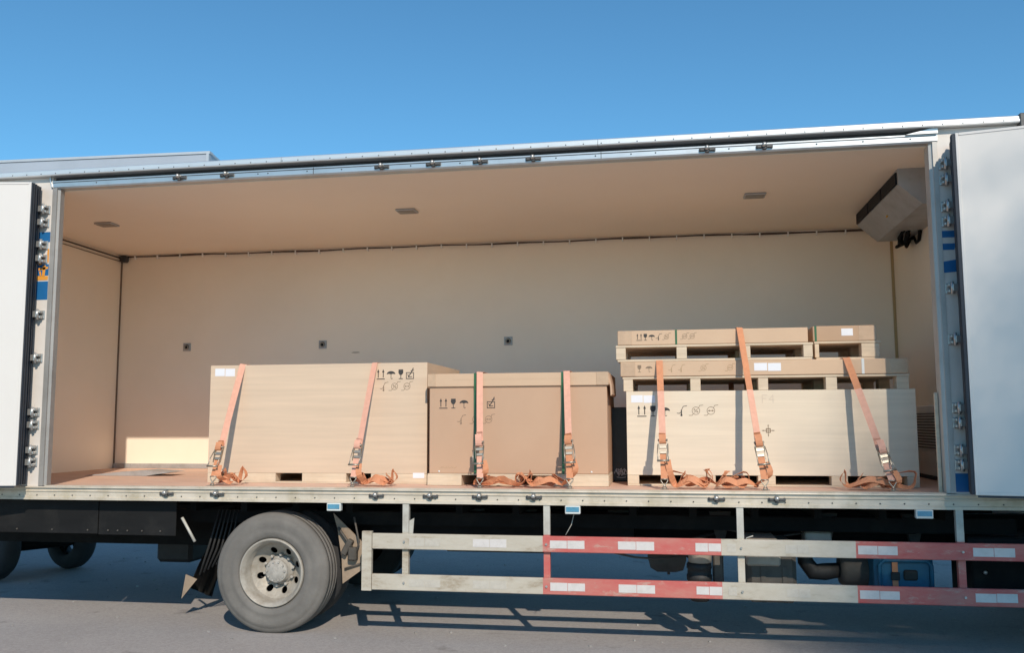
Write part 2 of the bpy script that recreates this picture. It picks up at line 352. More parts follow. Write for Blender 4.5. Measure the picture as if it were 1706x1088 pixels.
# sill rail: stepped extrusion
MB().prism([(-.022, -.002), (-.024, -.010), (-.006, -.013), (-.006, -.030), (-.012, -.033), (-.012, -.038), (-.004, -.041), (-.004, -.078), (-.010, -.081), (-.010, -.100), (.055, -.100), (.055, -.002)], XB0, XB1).build('sill_rail', 'sill', T)
box('sill_top', 'sill', T, .004, 6.411, -.020, .061, -.0018, .006, .002)
rv = MB()
x = XB0+.08
while x < XB1:
    rv.lathe([(-.0125, .0), (-.0115, .003), (-.0065, .0052)], (x, 0, -.066), 6); x += .148
x = XB0+.05
while x < XB1:
    rv.lathe([(-.0605, .0), (-.0595, .003), (-.055, .0055)], (x, 0, 2.417), 6); x += .125
for x in (.32, 1.66, 1.74, 2.05, 2.32, 2.85, 3.22, 3.92, 4.2, 4.45, 4.62, 5.12, 5.7, 6.0, 6.3):
    rv.lathe([(-.0175, .0), (-.0165, .004), (-.0115, .006)], (x, 0, 2.340), 6)
rv.build('rivet_rows', 'dark_steel', T, kind='stuff')
# pillar livery: printed stripes and orange lettering half covered by the door
def flat(name, m, poly, y, parent=T, th=.0012):
    return MB().prism(poly, y, y-th, 'y').build(name, m, parent)
PY = -.0025
for z0, z1 in ((1.885, 1.965), (1.43, 1.575)):
    flat('livery_stripe', 'blue', [(-.20, z0), (-.0635, z0), (-.0635, z1), (-.20, z1)], PY)
flat('livery_stripe', 'blue', [(-.20, 1.62), (-.0635, 1.62), (-.0635, 1.71), (-.20, 1.71)], PY)
for q in ([(-.16, 1.585), (-.066, 1.585), (-.066, 1.615), (-.16, 1.618)], [(-.118, 1.615), (-.095, 1.615), (-.088, 1.70), (-.112, 1.70)], [(-.15, 1.66), (-.068, 1.672), (-.068, 1.69), (-.15, 1.68)],
          [(-.085, 1.73), (-.066, 1.72), (-.066, 1.83), (-.078, 1.83)], [(-.15, 1.70), (-.125, 1.705), (-.12, 1.76), (-.15, 1.76)], [(-.135, 1.62), (-.122, 1.62), (-.13, 1.655), (-.145, 1.655)]):
    flat('livery_letter', 'orange', q, PY-.0014)
for q in ([(6.4685, 1.665), (6.55, 1.665), (6.56, 1.71), (6.4685, 1.71)], [(6.4685, 1.582), (6.54, 1.582), (6.55, 1.625), (6.4685, 1.625)], [(6.4685, 1.43), (6.60, 1.44), (6.60, 1.525), (6.4685, 1.505)], [(6.4685, .012), (6.60, .012), (6.60, .13), (6.4685, .13)]):
    flat('livery_stripe', 'blue', q, PY)
# bolted door keepers along header and sill
def keeper(x, y, z, down=False):
    k = MB(); s = -1 if down else 1
    k.box(x-.050, x-.012, y-.020, y-.001, z-.010, z+.008, .004)
    k.box(x+.012, x+.050, y-.020, y-.001, z-.010, z+.008, .004)
    k.box(x-.056, x-.040, y-.012, y-.001, z-.013, z+.011, .003); k.box(x+.040, x+.056, y-.012, y-.001, z-.013, z+.011, .003)
    k.box(x-.014, x+.014, y-.028, y-.001, z-.024, z-.004, .006)
    o = k.build('door_keeper', 'dark_steel', T, origin=(x, y, z))
    h = MB().lathe([(-.048, .0), (-.047, .009), (-.040, .015), (-.018, .017), (-.002, .017)], (x-.002, y, z+.008), 12)
    h.build('keeper_boss', 'steel', o)
    return o
k0 = keeper(1.023, -.012, 2.340)
for x in (1.412, 2.631, 3.022, 3.371, 3.757, 4.973, 5.356): copy_to(k0, (x, -.012, 2.340))
for x in (1.005, 1.405, 2.617, 3.012, 3.365, 3.745, 4.971, 5.359): copy_to(k0, (x, -.006, -.046))

# hinges on the pillars
def hinge(x, z, s):
    k = MB()
    k.box(x-.028, x+.028, -.012, -.0025, z-.034, z+.034, .003)
    k.box(x-.018, x+.018, -.05, -.012, z-.030, z-.010, .004); k.box(x-.018, x+.018, -.05, -.012, z+.010, z+.030, .004)
    o = k.build('door_hinge', 'steel', T, origin=(x, 0, z))
    MB().lathe([(-.040, .0), (-.040, .011), (.040, .011), (.040, .0)], (x+s*.004, -.050, z), 12, 'z').build('hinge_barrel', 'steel', o)
    MB().box(x+s*.004, x+s*.075, -.064, -.052, z-.024, z+.024, .003).build('hinge_leaf', 'steel', o)
    return o
h0 = hinge(-.100, 2.141, -1)
for z in (2.035, 1.859, 1.749, 1.311, .975, .559, .463, .272, .181): copy_to(h0, (-.104, 0, z))
h1 = hinge(6.497, 2.154, 1)
for z in (2.048, 1.87, 1.769, 1.325, .99, .547, .451, .278, .183): copy_to(h1, (6.497, 0, z))

# folded doors, swung back against the body
def door(hx, hy, ang, s, leaves, z1=2.325, gk_out=0.):
    """s=-1 extends to the left; the stack of leaves starts at its outermost face hy and goes inwards"""
    mt = Matrix.Translation((hx, hy, 0)) @ Matrix.Rotation(ang, 4, 'Z')
    z0, L = .012, 1.55
    def bx(mb, x0, x1, y0, y1, a, b, bev=0):
        if s < 0: x0, x1 = -x1, -x0
        mb.box(x0, x1, y0, y1, a, b, bev, mt); return mb
    d = bx(MB(), .018, L-.018, .004, .064, z0+.018, z1-.018).build('door', 'door', T)
    fr = MB()
    bx(fr, .0, .018, 0, .066, z0, z1, .002); bx(fr, L-.018, L, 0, .066, z0, z1, .002); bx(fr, .0185, L-.0185, 0, .066, z0, z0+.0175, .002); bx(fr, .0185, L-.0185, 0, .066, z1-.0175, z1, .002)
    fr.build('door_frame', 'door', d)
    gk = MB()
    for k in range(4): bx(gk, -.010-.004*(k % 2)-gk_out, -.001, .003+k*.0165, .015+k*.0165, z0+.003, z1-.003, .002)
    gk.build('door_gasket', 'gasket', d)
    bx(MB(), .012, L-.012, .0005, .0035, z0-.014, z0-.001).build('bottom_gasket', 'gasket', d)
    for j in range(1, leaves):
        yo = j*.078
        e = bx(MB(), .012, L-.012, yo, yo+.066, z0, z1, .002).build('door', 'white', T)
        e['label'] = 'second leaf of a folded door, lying behind the first'
        gk = MB()
        for k in range(4): bx(gk, -.002-.004*(k % 2)-gk_out, .011, yo+.002+k*.0165, yo+.014+k*.0165, z0+.003, z1-.003, .002)
        gk.build('door_gasket', 'gasket', e)
    return d
dl = door(-.125, -.165, math.radians(10), -1, 2)
dr = door(6.507, -.252, math.radians(-12), 1, 3, 2.292, .012)
dl['label'] = 'sunlit white folded door on the left'; dr['label'] = 'shaded white folded door on the right'

# inside: joints, cable, lamps, tie rings, evaporator, return grille
box('corner_joint', 'seal', T, XL, XL+.012, D-.014, D-.002, 0, HC-.012)
box('corner_joint', 'seal_tan', T, XR-.026, XR-.001, D-.008, D-.001, 0.0, HC-.012)
MB().tube([(XL+.010, .12, 2.270), (XL+.010, D-.03, 2.236)], .007, 6).build('cable', 'cable', T)
MB().tube([(XL+.006, .12, 2.235), (XL+.006, D-.03, 2.200)], .004, 6).build('cable', 'seal', T)
pts = []; x = XL+.04
while x < XR-.06:
    u = (x-XL)/8
    pts.append((x, D-.020-.004*math.sin(x*3), HC-.026-.005*math.sin(x*2.3)-.006*abs(math.sin(x*.8))-.003*math.sin(x*7))); x += .13
MB().tube(pts, .0065, 6).build('cable', 'cable', T)
MB().tube([(p[0], p[1]+.004, HC-.028+.003*math.sin(i)) for i, p in enumerate(pts)], .005, 6).build('cable', 'seal', T)
cl = MB()
for i, p in enumerate(pts):
    if i % 2: cl.box(p[0]-.006, p[0]+.006, D-.034, D-.001, p[2]-.030, p[2]+.012)
cl.build('cable_clips', 'grille', T, kind='stuff')
MB().box(XL+.012, XL+.09, D-.07, D-.002, 2.19, 2.255, .012).build('junction_box', 'recess', T)
for cx in (-.345, 2.492, 5.395):
    zc = 2.302-(1.12-.062)/(D-.064)*(2.302-(HC-.01))
    l_ = MB().box(cx-.085, cx+.085, 1.05, 1.19, zc-.016, zc-.001, .004).build('ceiling_lamp', 'grey_metal', T)
    MB().box(cx-.072, cx+.072, 1.063, 1.177, zc-.0185, zc-.0155).build('lamp_lens', 'lamp', l_)
for cx in (-.304, 1.199, 3.129):
    p = MB(); p.box(cx-.042, cx+.042, D-.012, D-.001, 1.265-.042, 1.265+.042, .003)
    p.lathe([(-.018, .034), (-.012, .034), (-.012, .028), (-.018, .028)], (cx, D, 1.265), 16, closed=True)
    pl = p.build('tie_plate', 'grey_metal', T)
    MB().lathe([(-.0128, .0275), (-.0126, .0)], (cx, D, 1.265), 16).build('tie_recess', 'vent', pl)
    rg = MB(); rg.tube([(cx+.020*math.cos(t), D-.022, 1.262+.020*math.sin(t)) for t in [2*math.pi*k/14 for k in range(15)]], .006, 6); rg.build('tie_ring', 'zinc', pl)
# wear on the back wall: a scrape with a small hole
MB().prism([(1.50, 1.175), (1.55, 1.168), (1.60, 1.176), (1.58, 1.186), (1.53, 1.186)], D-.0012, D-.0002, 'y').build('scrape_mark', 'scuff', T)
ev = MB().prism([(6.352, 2.298), (6.352, 2.178), (6.512, 2.028), (XR-.001, 2.028), (XR-.001, 2.298)], .56, 1.98, 'y').build('evaporator', 'grey_metal', T)
for i in range(3):
    y0 = .58+i*.466
    MB().box(6.338, 6.3515, y0, y0+.440, 2.183, 2.272, .002).build('fan_vent', 'vent', ev)
MB().box(6.502, 6.768, .5575, .5596, 2.045, 2.26).build('end_plate', 'grey_metal', ev)
MB().prism([(1.25, 2.09), (1.29, 2.09), (1.28, 2.105), (1.25, 2.105)], 6.43, 6.436, 'x').build('warning_sticker', 'yellow', ev)
hz = MB()
for k in range(7):
    a = random.uniform(6.62, 6.75); y = random.uniform(1.5, 1.95)
    hz.tube([(a, y, 2.04), (a-.02+jit(.04), y+.08, 1.97+jit(.02)), (a+.02, y+.2, 1.98+jit(.03)), (6.765, y+.26, 2.02)], .014, 6)
hz.build('evaporator_hose', 'chassis', ev)
gl = MB().box(6.715, XR-.001, 1.16, 2.02, .03, .585, .006).build('return_grille', 'grille', T)
for k in range(13):
    z = .245+k*.0225
    MB().box(6.709, 6.7145, 1.20, 1.985, z, z+.010).build('grille_slot', 'slot', gl)
MB().box(6.7055, 6.7145, 1.86, 1.96, .06, .13, .003).build('power_socket', 'grille', gl)
MB().box(6.71, XR-.002, 1.16, 2.02, .002, .0295).build('grille_foot', 'recess', gl)
tr = MB(); tr.box(XL+.01, 1.0, D-.022, D-.001, .001, .05, .002)
x = XL+.06
while x < 1.0: tr.lathe([(-.026, 0), (-.025, .006), (-.0215, .008)], (x, D, .030), 6); x += .08
tr.build('floor_trim', 'grey_metal', T)

# underbody
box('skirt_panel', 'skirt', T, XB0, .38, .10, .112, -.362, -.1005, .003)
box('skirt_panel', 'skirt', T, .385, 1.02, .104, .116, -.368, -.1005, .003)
bt = MB()
for x in (-.9, -.6, -.3, 0, .3, .47, .55, .63, .75, .9): bt.lathe([(-.008, 0), (-.006, .006), (0, .008)], (x, .10, -.335), 6)
bt.build('skirt_bolts', 'grime', T, kind='stuff')
cb = MB(); x = XB0+.1
while x < XB1-.1:
    cb.box(x, x+.05, .30, D+.04, -.20, -.101); x += .42
cb.build('cross_beams', 'chassis', T)
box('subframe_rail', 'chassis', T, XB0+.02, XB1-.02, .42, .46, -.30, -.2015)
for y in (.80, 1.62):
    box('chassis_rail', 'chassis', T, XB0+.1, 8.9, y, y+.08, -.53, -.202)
box('air_reservoir_bracket', 'chassis', T, 2.4, 4.4, .55, .79, -.40, -.215)
an = MB().lathe([(2.95, .0), (2.95, .07), (2.98, .10), (3.72, .10), (3.75, .07), (3.75, 0)], (0, .66, -.42), 20, 'x').build('air_reservoir', 'chassis', T)
MB().lathe([(1.8, .055), (1.8, .055), (8.0, .055), (8.0, .055)], (0, 1.25, -.52), 12, 'x').build('drive_shaft', 'chassis', T)
# rear axle and wheels
WX, WZ, WR = 1.808, -.612, .433
def wheel(cx, yo, side, parent=T, dark=False):
    """side=+1: outer face at yo looking to -y; -1: outer face looking to +y"""
    def yy(a): return yo+side*a
    prof = [(.020, .247), (.006, .262), (.002, .285), (.0, .300), (.003, .305), (-.002, .330), (-.004, .36), (.0, .385), (.004, .388), (.006, .400), (.014, .416), (.028, .428),
            (.036, .4305), (.060, .4325), (.062, .421), (.070, .421), (.072, .433), (.112, .4335), (.114, .421), (.124, .421), (.126, .4335), (.166, .4335), (.168, .421), (.176, .421), (.178, .4325), (.204, .4305),
            (.216, .424), (.232, .40), (.240, .36), (.236, .30), (.222, .247)]
    w = MB().lathe([(yy(a), r) for a, r in prof], (cx, 0, WZ), 64, closed=True).build('wheel', 'tyre_dark' if dark else 'tyre', parent, origin=(cx, yo, WZ))
    # rim: lip, well, dished disc with hand holes
    lip = [(.022, .2455), (.004, .2435), (.000, .237), (.003, .231), (.014, .226), (.018, .216), (.045, .212), (.052, .205), (.100, .202), (.115, .190)]
    MB().lathe([(yy(a), r) for a, r in lip], (cx, 0, WZ), 64, cap=False).build('rim', 'chassis' if dark else 'rim', w)
    for f in list(w.children[-1].data.polygons): pass
    d = MB(); nh = 8; seg = 6
    ro, ri, rh, rc = .2015, .100, .024, .150
    ya, yi = yy(.102), yy(.185)
    def P(r, t):
        k = (r-ri)/(ro-ri); k = max(0, min(1, k))
        y = yi+(ya-yi)*(k**1.25)
        return Vector((cx+r*math.cos(t), y, WZ+r*math.sin(t)))
    for h in range(nh):
        t0 = 2*math.pi*h/nh+.3; dt = math.pi/nh
        outer = []
        for k in range(seg): outer.append((ri, t0-dt+2*dt*k/seg))
        for k in range(seg//2): outer.append((ri+(ro-ri)*k/(seg//2), t0+dt))
        for k in range(seg): outer.append((ro, t0+dt-2*dt*k/seg))
        for k in range(seg//2): outer.append((ro-(ro-ri)*k/(seg//2), t0-dt))
        n = len(outer); V, Wv = [], []
        for r, t in outer:
            V.append(d.bm.verts.new(P(r, t)))
            px_, pz_ = r*math.cos(t)-rc*math.cos(t0), r*math.sin(t)-rc*math.sin(t0)
            a = math.atan2(pz_, px_); hx_, hz_ = rc*math.cos(t0)+rh*math.cos(a), rc*math.sin(t0)+rh*math.sin(a)
            Wv.append(d.bm.verts.new(P(math.hypot(hx_, hz_), math.atan2(hz_, hx_))))
        back = [d.bm.verts.new(v.co+Vector((0, side*.012, 0))) for v in Wv]
        for k in range(n):
            d.bm.faces.new((V[k], V[(k+1) % n], Wv[(k+1) % n], Wv[k])); d.bm.faces.new((Wv[k], Wv[(k+1) % n], back[(k+1) % n], back[k]))
    bmesh.ops.remove_doubles(d.bm, verts=d.bm.verts, dist=1e-5)
    bmesh.ops.recalc_face_normals(d.bm, faces=d.bm.faces)
    d.build('wheel_disc', 'chassis' if dark else 'rim', w)
    MB().lathe([(yy(.190), .106), (yy(.165), .104), (yy(.163), .088), (yy(.102), .086), (yy(.096), .083), (yy(.092), .078), (yy(.092), .0)], (cx, 0, WZ), 28).build('hub', 'chassis' if dark else 'hub', w)
    nt = MB()
    for k in range(10):
        t = 2*math.pi*k/10
        nt.lathe([(yy(.084), 0), (yy(.084), .008), (yy(.0915), .009)], (cx+.068*math.cos(t), 0, WZ+.068*math.sin(t)), 6, smooth=False)
        nt.lathe([(yy(.135), 0), (yy(.137), .011), (yy(.184), .013)], (cx+.112*math.cos(t+.2), 0, WZ+.112*math.sin(t+.2)), 6, smooth=False)
    nt.build('wheel_nuts', 'chassis' if dark else 'hub', w, kind='stuff')
    return w
wheel(WX, .045, 1)
def plain_wheel(cx, y0, parent=T, r=.433, wd=.24, cz=WZ, name='wheel', hub=True):
    k = r/.433
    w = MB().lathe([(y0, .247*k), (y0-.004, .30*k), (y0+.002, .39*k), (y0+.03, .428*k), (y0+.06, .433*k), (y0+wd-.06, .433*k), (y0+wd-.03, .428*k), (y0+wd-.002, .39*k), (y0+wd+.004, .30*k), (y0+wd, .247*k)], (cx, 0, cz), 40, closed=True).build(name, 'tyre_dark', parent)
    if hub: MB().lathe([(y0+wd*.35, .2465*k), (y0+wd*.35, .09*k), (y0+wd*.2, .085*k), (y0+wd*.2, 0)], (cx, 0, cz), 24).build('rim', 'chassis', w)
    return w
for y in (.36, 1.97, 2.24): plain_wheel(WX, y)
plain_wheel(7.70, .06); plain_wheel(7.70, 2.24)
MB().lathe([(.55, .05), (.55, .055), (1.05, .07), (1.12, .15), (1.22, .17), (1.32, .15), (1.4, .07), (1.97, .055), (1.97, .05)], (WX, 0, WZ), 20).build('rear_axle', 'chassis', T)
lf = MB()
for k in range(5): lf.box(WX-.55+k*.09, WX+.55-k*.09, .70, .775, -.52+k*.018-.0, -.504+k*.018)
lf.build('leaf_spring', 'grime', T)
# mud flap and strut in front of the wheel on the left, dusty mudguard on its right
fl = MB(); bmf = fl.bm
rows = []
for i in range(13):
    v = i/12
    z = -.20-v*.74; row = []
    for j in range(9):
        u = j/8
        y = .42+u*.36; x = 1.24-.27*v**.9+.016*math.sin(u*19+v*2)*(1-.5*v)+.012*math.sin(v*6)
        row.append(bmf.verts.new((x, y, z+.14*(1-u)*v)))
    rows.append(row)
for i in range(12):
    for j in range(8): f = bmf.faces.new((rows[i][j], rows[i][j+1], rows[i+1][j+1], rows[i+1][j])); f.smooth = True
bmesh.ops.solidify(bmf, geom=bmf.faces[:], thickness=.008)
fl.build('mud_flap', 'flap', T)
fl2 = MB()
for k in range(6):
    fl2.tube([(1.215+k*.030, .40+k*.004, -.20), (1.13+k*.034, .40+k*.004, -.50), (1.06+k*.034, .41, -.70+k*.02)], [.006, .010, .007], 6)
fl2.build('mud_flap_fold', 'flap', T)
MB().prism([(.915, -.885), (.945, -.70), (1.04, -.735), (.985, -.80)], .405, .413, 'y').build('mud_flap_tip', 'mud', T)
MB().tube([(1.055, .13, -.235), (1.165, .13, -.41)], .011, 8).build('flap_strut', 'post', T)
MB().prism([(2.20, -.20), (2.44, -.42), (2.435, -.60), (2.28, -.71), (2.27, -.53), (2.235, -.32)], .25, .262, 'y').build('mudguard', 'mud', T)
mb = MB(); mb.box(2.30, 2.345, .20, .249, -.50, -.38, .006, Matrix.Translation((2.32, 0, -.44)) @ Matrix.Rotation(.5, 4, 'Y') @ Matrix.Translation((-2.32, 0, .44)))
mb.box(2.335, 2.40, .19, .249, -.535, -.44, .01); mb.tube([(2.25, .22, -.30), (2.36, .21, -.44)], .010, 6); mb.tube([(2.38, .20, -.22), (2.42, .20, -.40), (2.39, .21, -.50)], .007, 6)
mb.tube([(2.30, .235, -.60), (2.42, .235, -.56)], .008, 6)
mb.build('mudguard_bracket', 'grime', T)
# side guard
def guard_rail(z0, z1):
    return MB().box(2.595, 7.25, -.032, -.004, z0, z1, .004).build('guard_rail', 'guard', T)
ga = guard_rail(-.413, -.306); gb = guard_rail(-.694, -.585)
MB().prism([(-.036, -.70), (-.004, -.70), (-.004, -.292), (-.036, -.292)], 2.523, 2.5935).build('guard_end_plate', 'guard', T)
for x in (2.83, 3.83, 5.12, 6.48):
    p = MB().prism([(x-.022, -.003), (x+.022, -.003), (x+.022, .035), (x+.016, .035), (x+.016, .003), (x-.016, .003), (x-.016, .035), (x-.022, .035)], -.300, -.1005, 'z').build('guard_post', 'post', T)
    MB().prism([(x-.022, -.003), (x+.022, -.003), (x+.022, .035), (x+.016, .035), (x+.016, .003), (x-.016, .003), (x-.016, .035), (x-.022, .035)], -.688, -.3005, 'z').build('guard_post', 'guard', T)
    for z in (-.36, -.64):
        MB().lathe([(-.042, 0), (-.042, .008), (-.0335, .0085)], (x+.0, 0, z), 6, smooth=False).build('bolt_head', 'steel', p)
st = [(2.865, 3.09, 0), (3.32, 3.555, 0), (3.855, 4.09, 0), (4.315, 4.555, 0), (4.825, 4.99, 0), (5.03, 5.085, 1), (5.40, 5.545, 0), (5.85, 6.09, 0), (6.54, 6.785, 0)]
for par, zc in ((ga, -.360), (gb, -.640)):
    for a, b, w in st:
        m_ = (a+b)/2; sm = 'sticker' if (3.8 < m_ < 5.0 or m_ > 5.83 or (par is ga and 3.3 < m_ < 3.6)) else 'sticker_worn'
        if b-a < .14:
            MB().box(a, b, -.0337, -.0325, zc-.027, zc+.027).build('reflective_sticker', sm, par)
        else:
            MB().box(a, m_-.0015, -.0337, -.0325, zc-.027+jit(.002), zc+.027+jit(.002)).build('reflective_sticker', sm, par)
            MB().box(m_+.0015, b, -.0337, -.0325, zc-.027+jit(.002), zc+.027+jit(.002)).build('reflective_sticker', sm, par)
# marker lamps under the sill
for x in (2.30, 4.01, 6.27):
    l_ = MB().box(x-.052, x+.052, -.012, .03, -.158, -.1015, .004).build('marker_lamp', 'lamp_white', T)
    MB().box(x-.044, x+.044, -.0165, -.0125, -.142, -.110, .001).build('lamp_lens', 'lamp_blue', l_)
# tanks and running gear seen between the guard rails
ft = MB().box(5.17, 5.495, .185, .60, -.75, -.345, .03).build('fuel_tank', 'grime', T)  # tank and drier in two tones: pale upper part, darker lower part
MB().box(5.165, 5.39, .165, .62, -.505, -.335, .012).build('tank_upper', 'tank_grey', ft); MB().lathe([(-.335, 0), (-.34, .05), (-.50, .05), (-.505, 0)], (5.445, .235, 0), 20, 'z').build('filler_neck', 'tank_grey', ft)
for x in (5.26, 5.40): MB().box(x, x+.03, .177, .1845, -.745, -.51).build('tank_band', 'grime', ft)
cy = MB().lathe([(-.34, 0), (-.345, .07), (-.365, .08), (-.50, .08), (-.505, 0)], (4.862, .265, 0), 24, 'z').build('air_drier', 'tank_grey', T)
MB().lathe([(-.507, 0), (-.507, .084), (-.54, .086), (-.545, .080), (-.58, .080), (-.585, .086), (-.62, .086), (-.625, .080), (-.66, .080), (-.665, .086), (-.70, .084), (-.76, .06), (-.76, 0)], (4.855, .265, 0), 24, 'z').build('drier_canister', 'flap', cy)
MB().box(4.95, 5.02, .26, .40, -.74, -.36, .01).build('valve_block', 'grime', T)
gx = MB(); gx.prism([(4.49, -.43), (4.78, -.43), (4.78, -.58), (4.755, -.655), (4.70, -.67), (4.56, -.67), (4.51, -.64), (4.49, -.56)], .86, 1.2, 'y')
gx.tube([(4.645, 1.0, -.66), (4.645, 1.0, -.71)], .012, 6); gx.box(4.78, 4.82, .9, 1.1, -.57, -.50, .01)
gx.build('gearbox', 'grime', T)
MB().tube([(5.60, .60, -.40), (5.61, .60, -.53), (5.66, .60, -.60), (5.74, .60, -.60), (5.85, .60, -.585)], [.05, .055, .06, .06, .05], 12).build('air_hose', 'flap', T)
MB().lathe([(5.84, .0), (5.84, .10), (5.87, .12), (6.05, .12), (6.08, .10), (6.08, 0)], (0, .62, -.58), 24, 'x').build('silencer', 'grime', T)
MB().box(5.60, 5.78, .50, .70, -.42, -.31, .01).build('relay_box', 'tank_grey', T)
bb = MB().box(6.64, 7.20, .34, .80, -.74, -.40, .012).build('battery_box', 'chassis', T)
MB().box(6.62, 7.22, .33, .81, -.3985, -.31, .012).build('battery_lid', 'skirt', bb)
MB().lathe([(.318, 0), (.322, .012), (.338, .014)], (6.72, 0, -.54), 8).build('lid_bolt', 'steel', bb)
# cab: outside the frame to the right
cb = MB().prism([(7.20, -.35), (9.05, -.55), (9.10, .55), (8.80, 1.55), (8.4, 1.75), (7.20, 1.75)], .05, D-.02, 'y').build('cab', 'cab', T)
MB().prism([(7.75, .62), (8.92, .62), (8.72, 1.42), (7.75, 1.42)], .040, .0485, 'y').build('side_window', 'glass', cb)

MB().box(.15, .49, 1.3, 1.7, -.76, -.30, .03).build('spare_box', 'flap', T)
rh_ = random.Random(11)
for k in range(9):
    x0 = rh_.uniform(2.6, 6.0); L = rh_.uniform(.5, 1.3); y0 = rh_.uniform(.55, .78); z0 = -rh_.uniform(.26, .42); sag = rh_.uniform(.04, .14)
    MB().tube([(x0+L*t/8, y0+.03*math.sin(t+k), z0-sag*math.sin(math.pi*t/8)) for t in range(9)], rh_.choice((.008, .011, .015)), 6).build('hose', 'grime' if k % 3 else 'flap', T)
for x in (3.1, 3.5, 4.2, 4.95, 5.7, 6.3): MB().prism([(x, -.20), (x+.16, -.20), (x+.11, -.40), (x+.05, -.40)], .70, .76, 'y').build('hanger_bracket', 'grime', T)
for x in (2.83,): MB().prism([(x+.024, -.22), (x+.060, -.20), (x+.048, -.36), (x+.024, -.40)], .004, .010, 'y').build('post_gusset', 'post', T)
MB().tube([(4.01, .10, -.16), (3.99, .09, -.24), (3.95, .08, -.31)], .003, 5).build('loose_wire', 'post', T)
MB().tube([(5.14, .02, -.36), (5.16, .015, -.30), (5.20, .0, -.285)], .004, 5).build('loose_wire', 'post', T)
# blue tank strapped in behind the guard
bt_ = thing('water_tank', 'dirty blue plastic tank lashed under the truck behind the guard rails', 'tank', (6.25, .45, -.74))
bo = MB().box(6.02, 6.40, .32, .62, -.74, -.40, .035).build('tank_body', 'tank_blue', bt_)
rb = MB(); rb.tube([(6.05, .315, -.70), (6.05, .315, -.50), (6.08, .312, -.47), (6.35, .312, -.47), (6.38, .315, -.50), (6.38, .315, -.70)], .014, 8); rb.build('moulded_rib', 'tank_blue', bt_)
MB().box(6.20, 6.29, .300, .319, -.60, -.53, .012).build('grip', 'flap', bt_)
sb = thing('lashing_strap', 'short orange strap with black buckle round the blue tank', 'strap', (6.145, .31, -.74))
MB().box(6.128, 6.164, .305, .3085, -.745, -.395).build('webbing', 'strap', sb)
MB().box(6.118, 6.174, .294, .3045, -.60, -.545, .004).build('buckle', 'flap', sb)

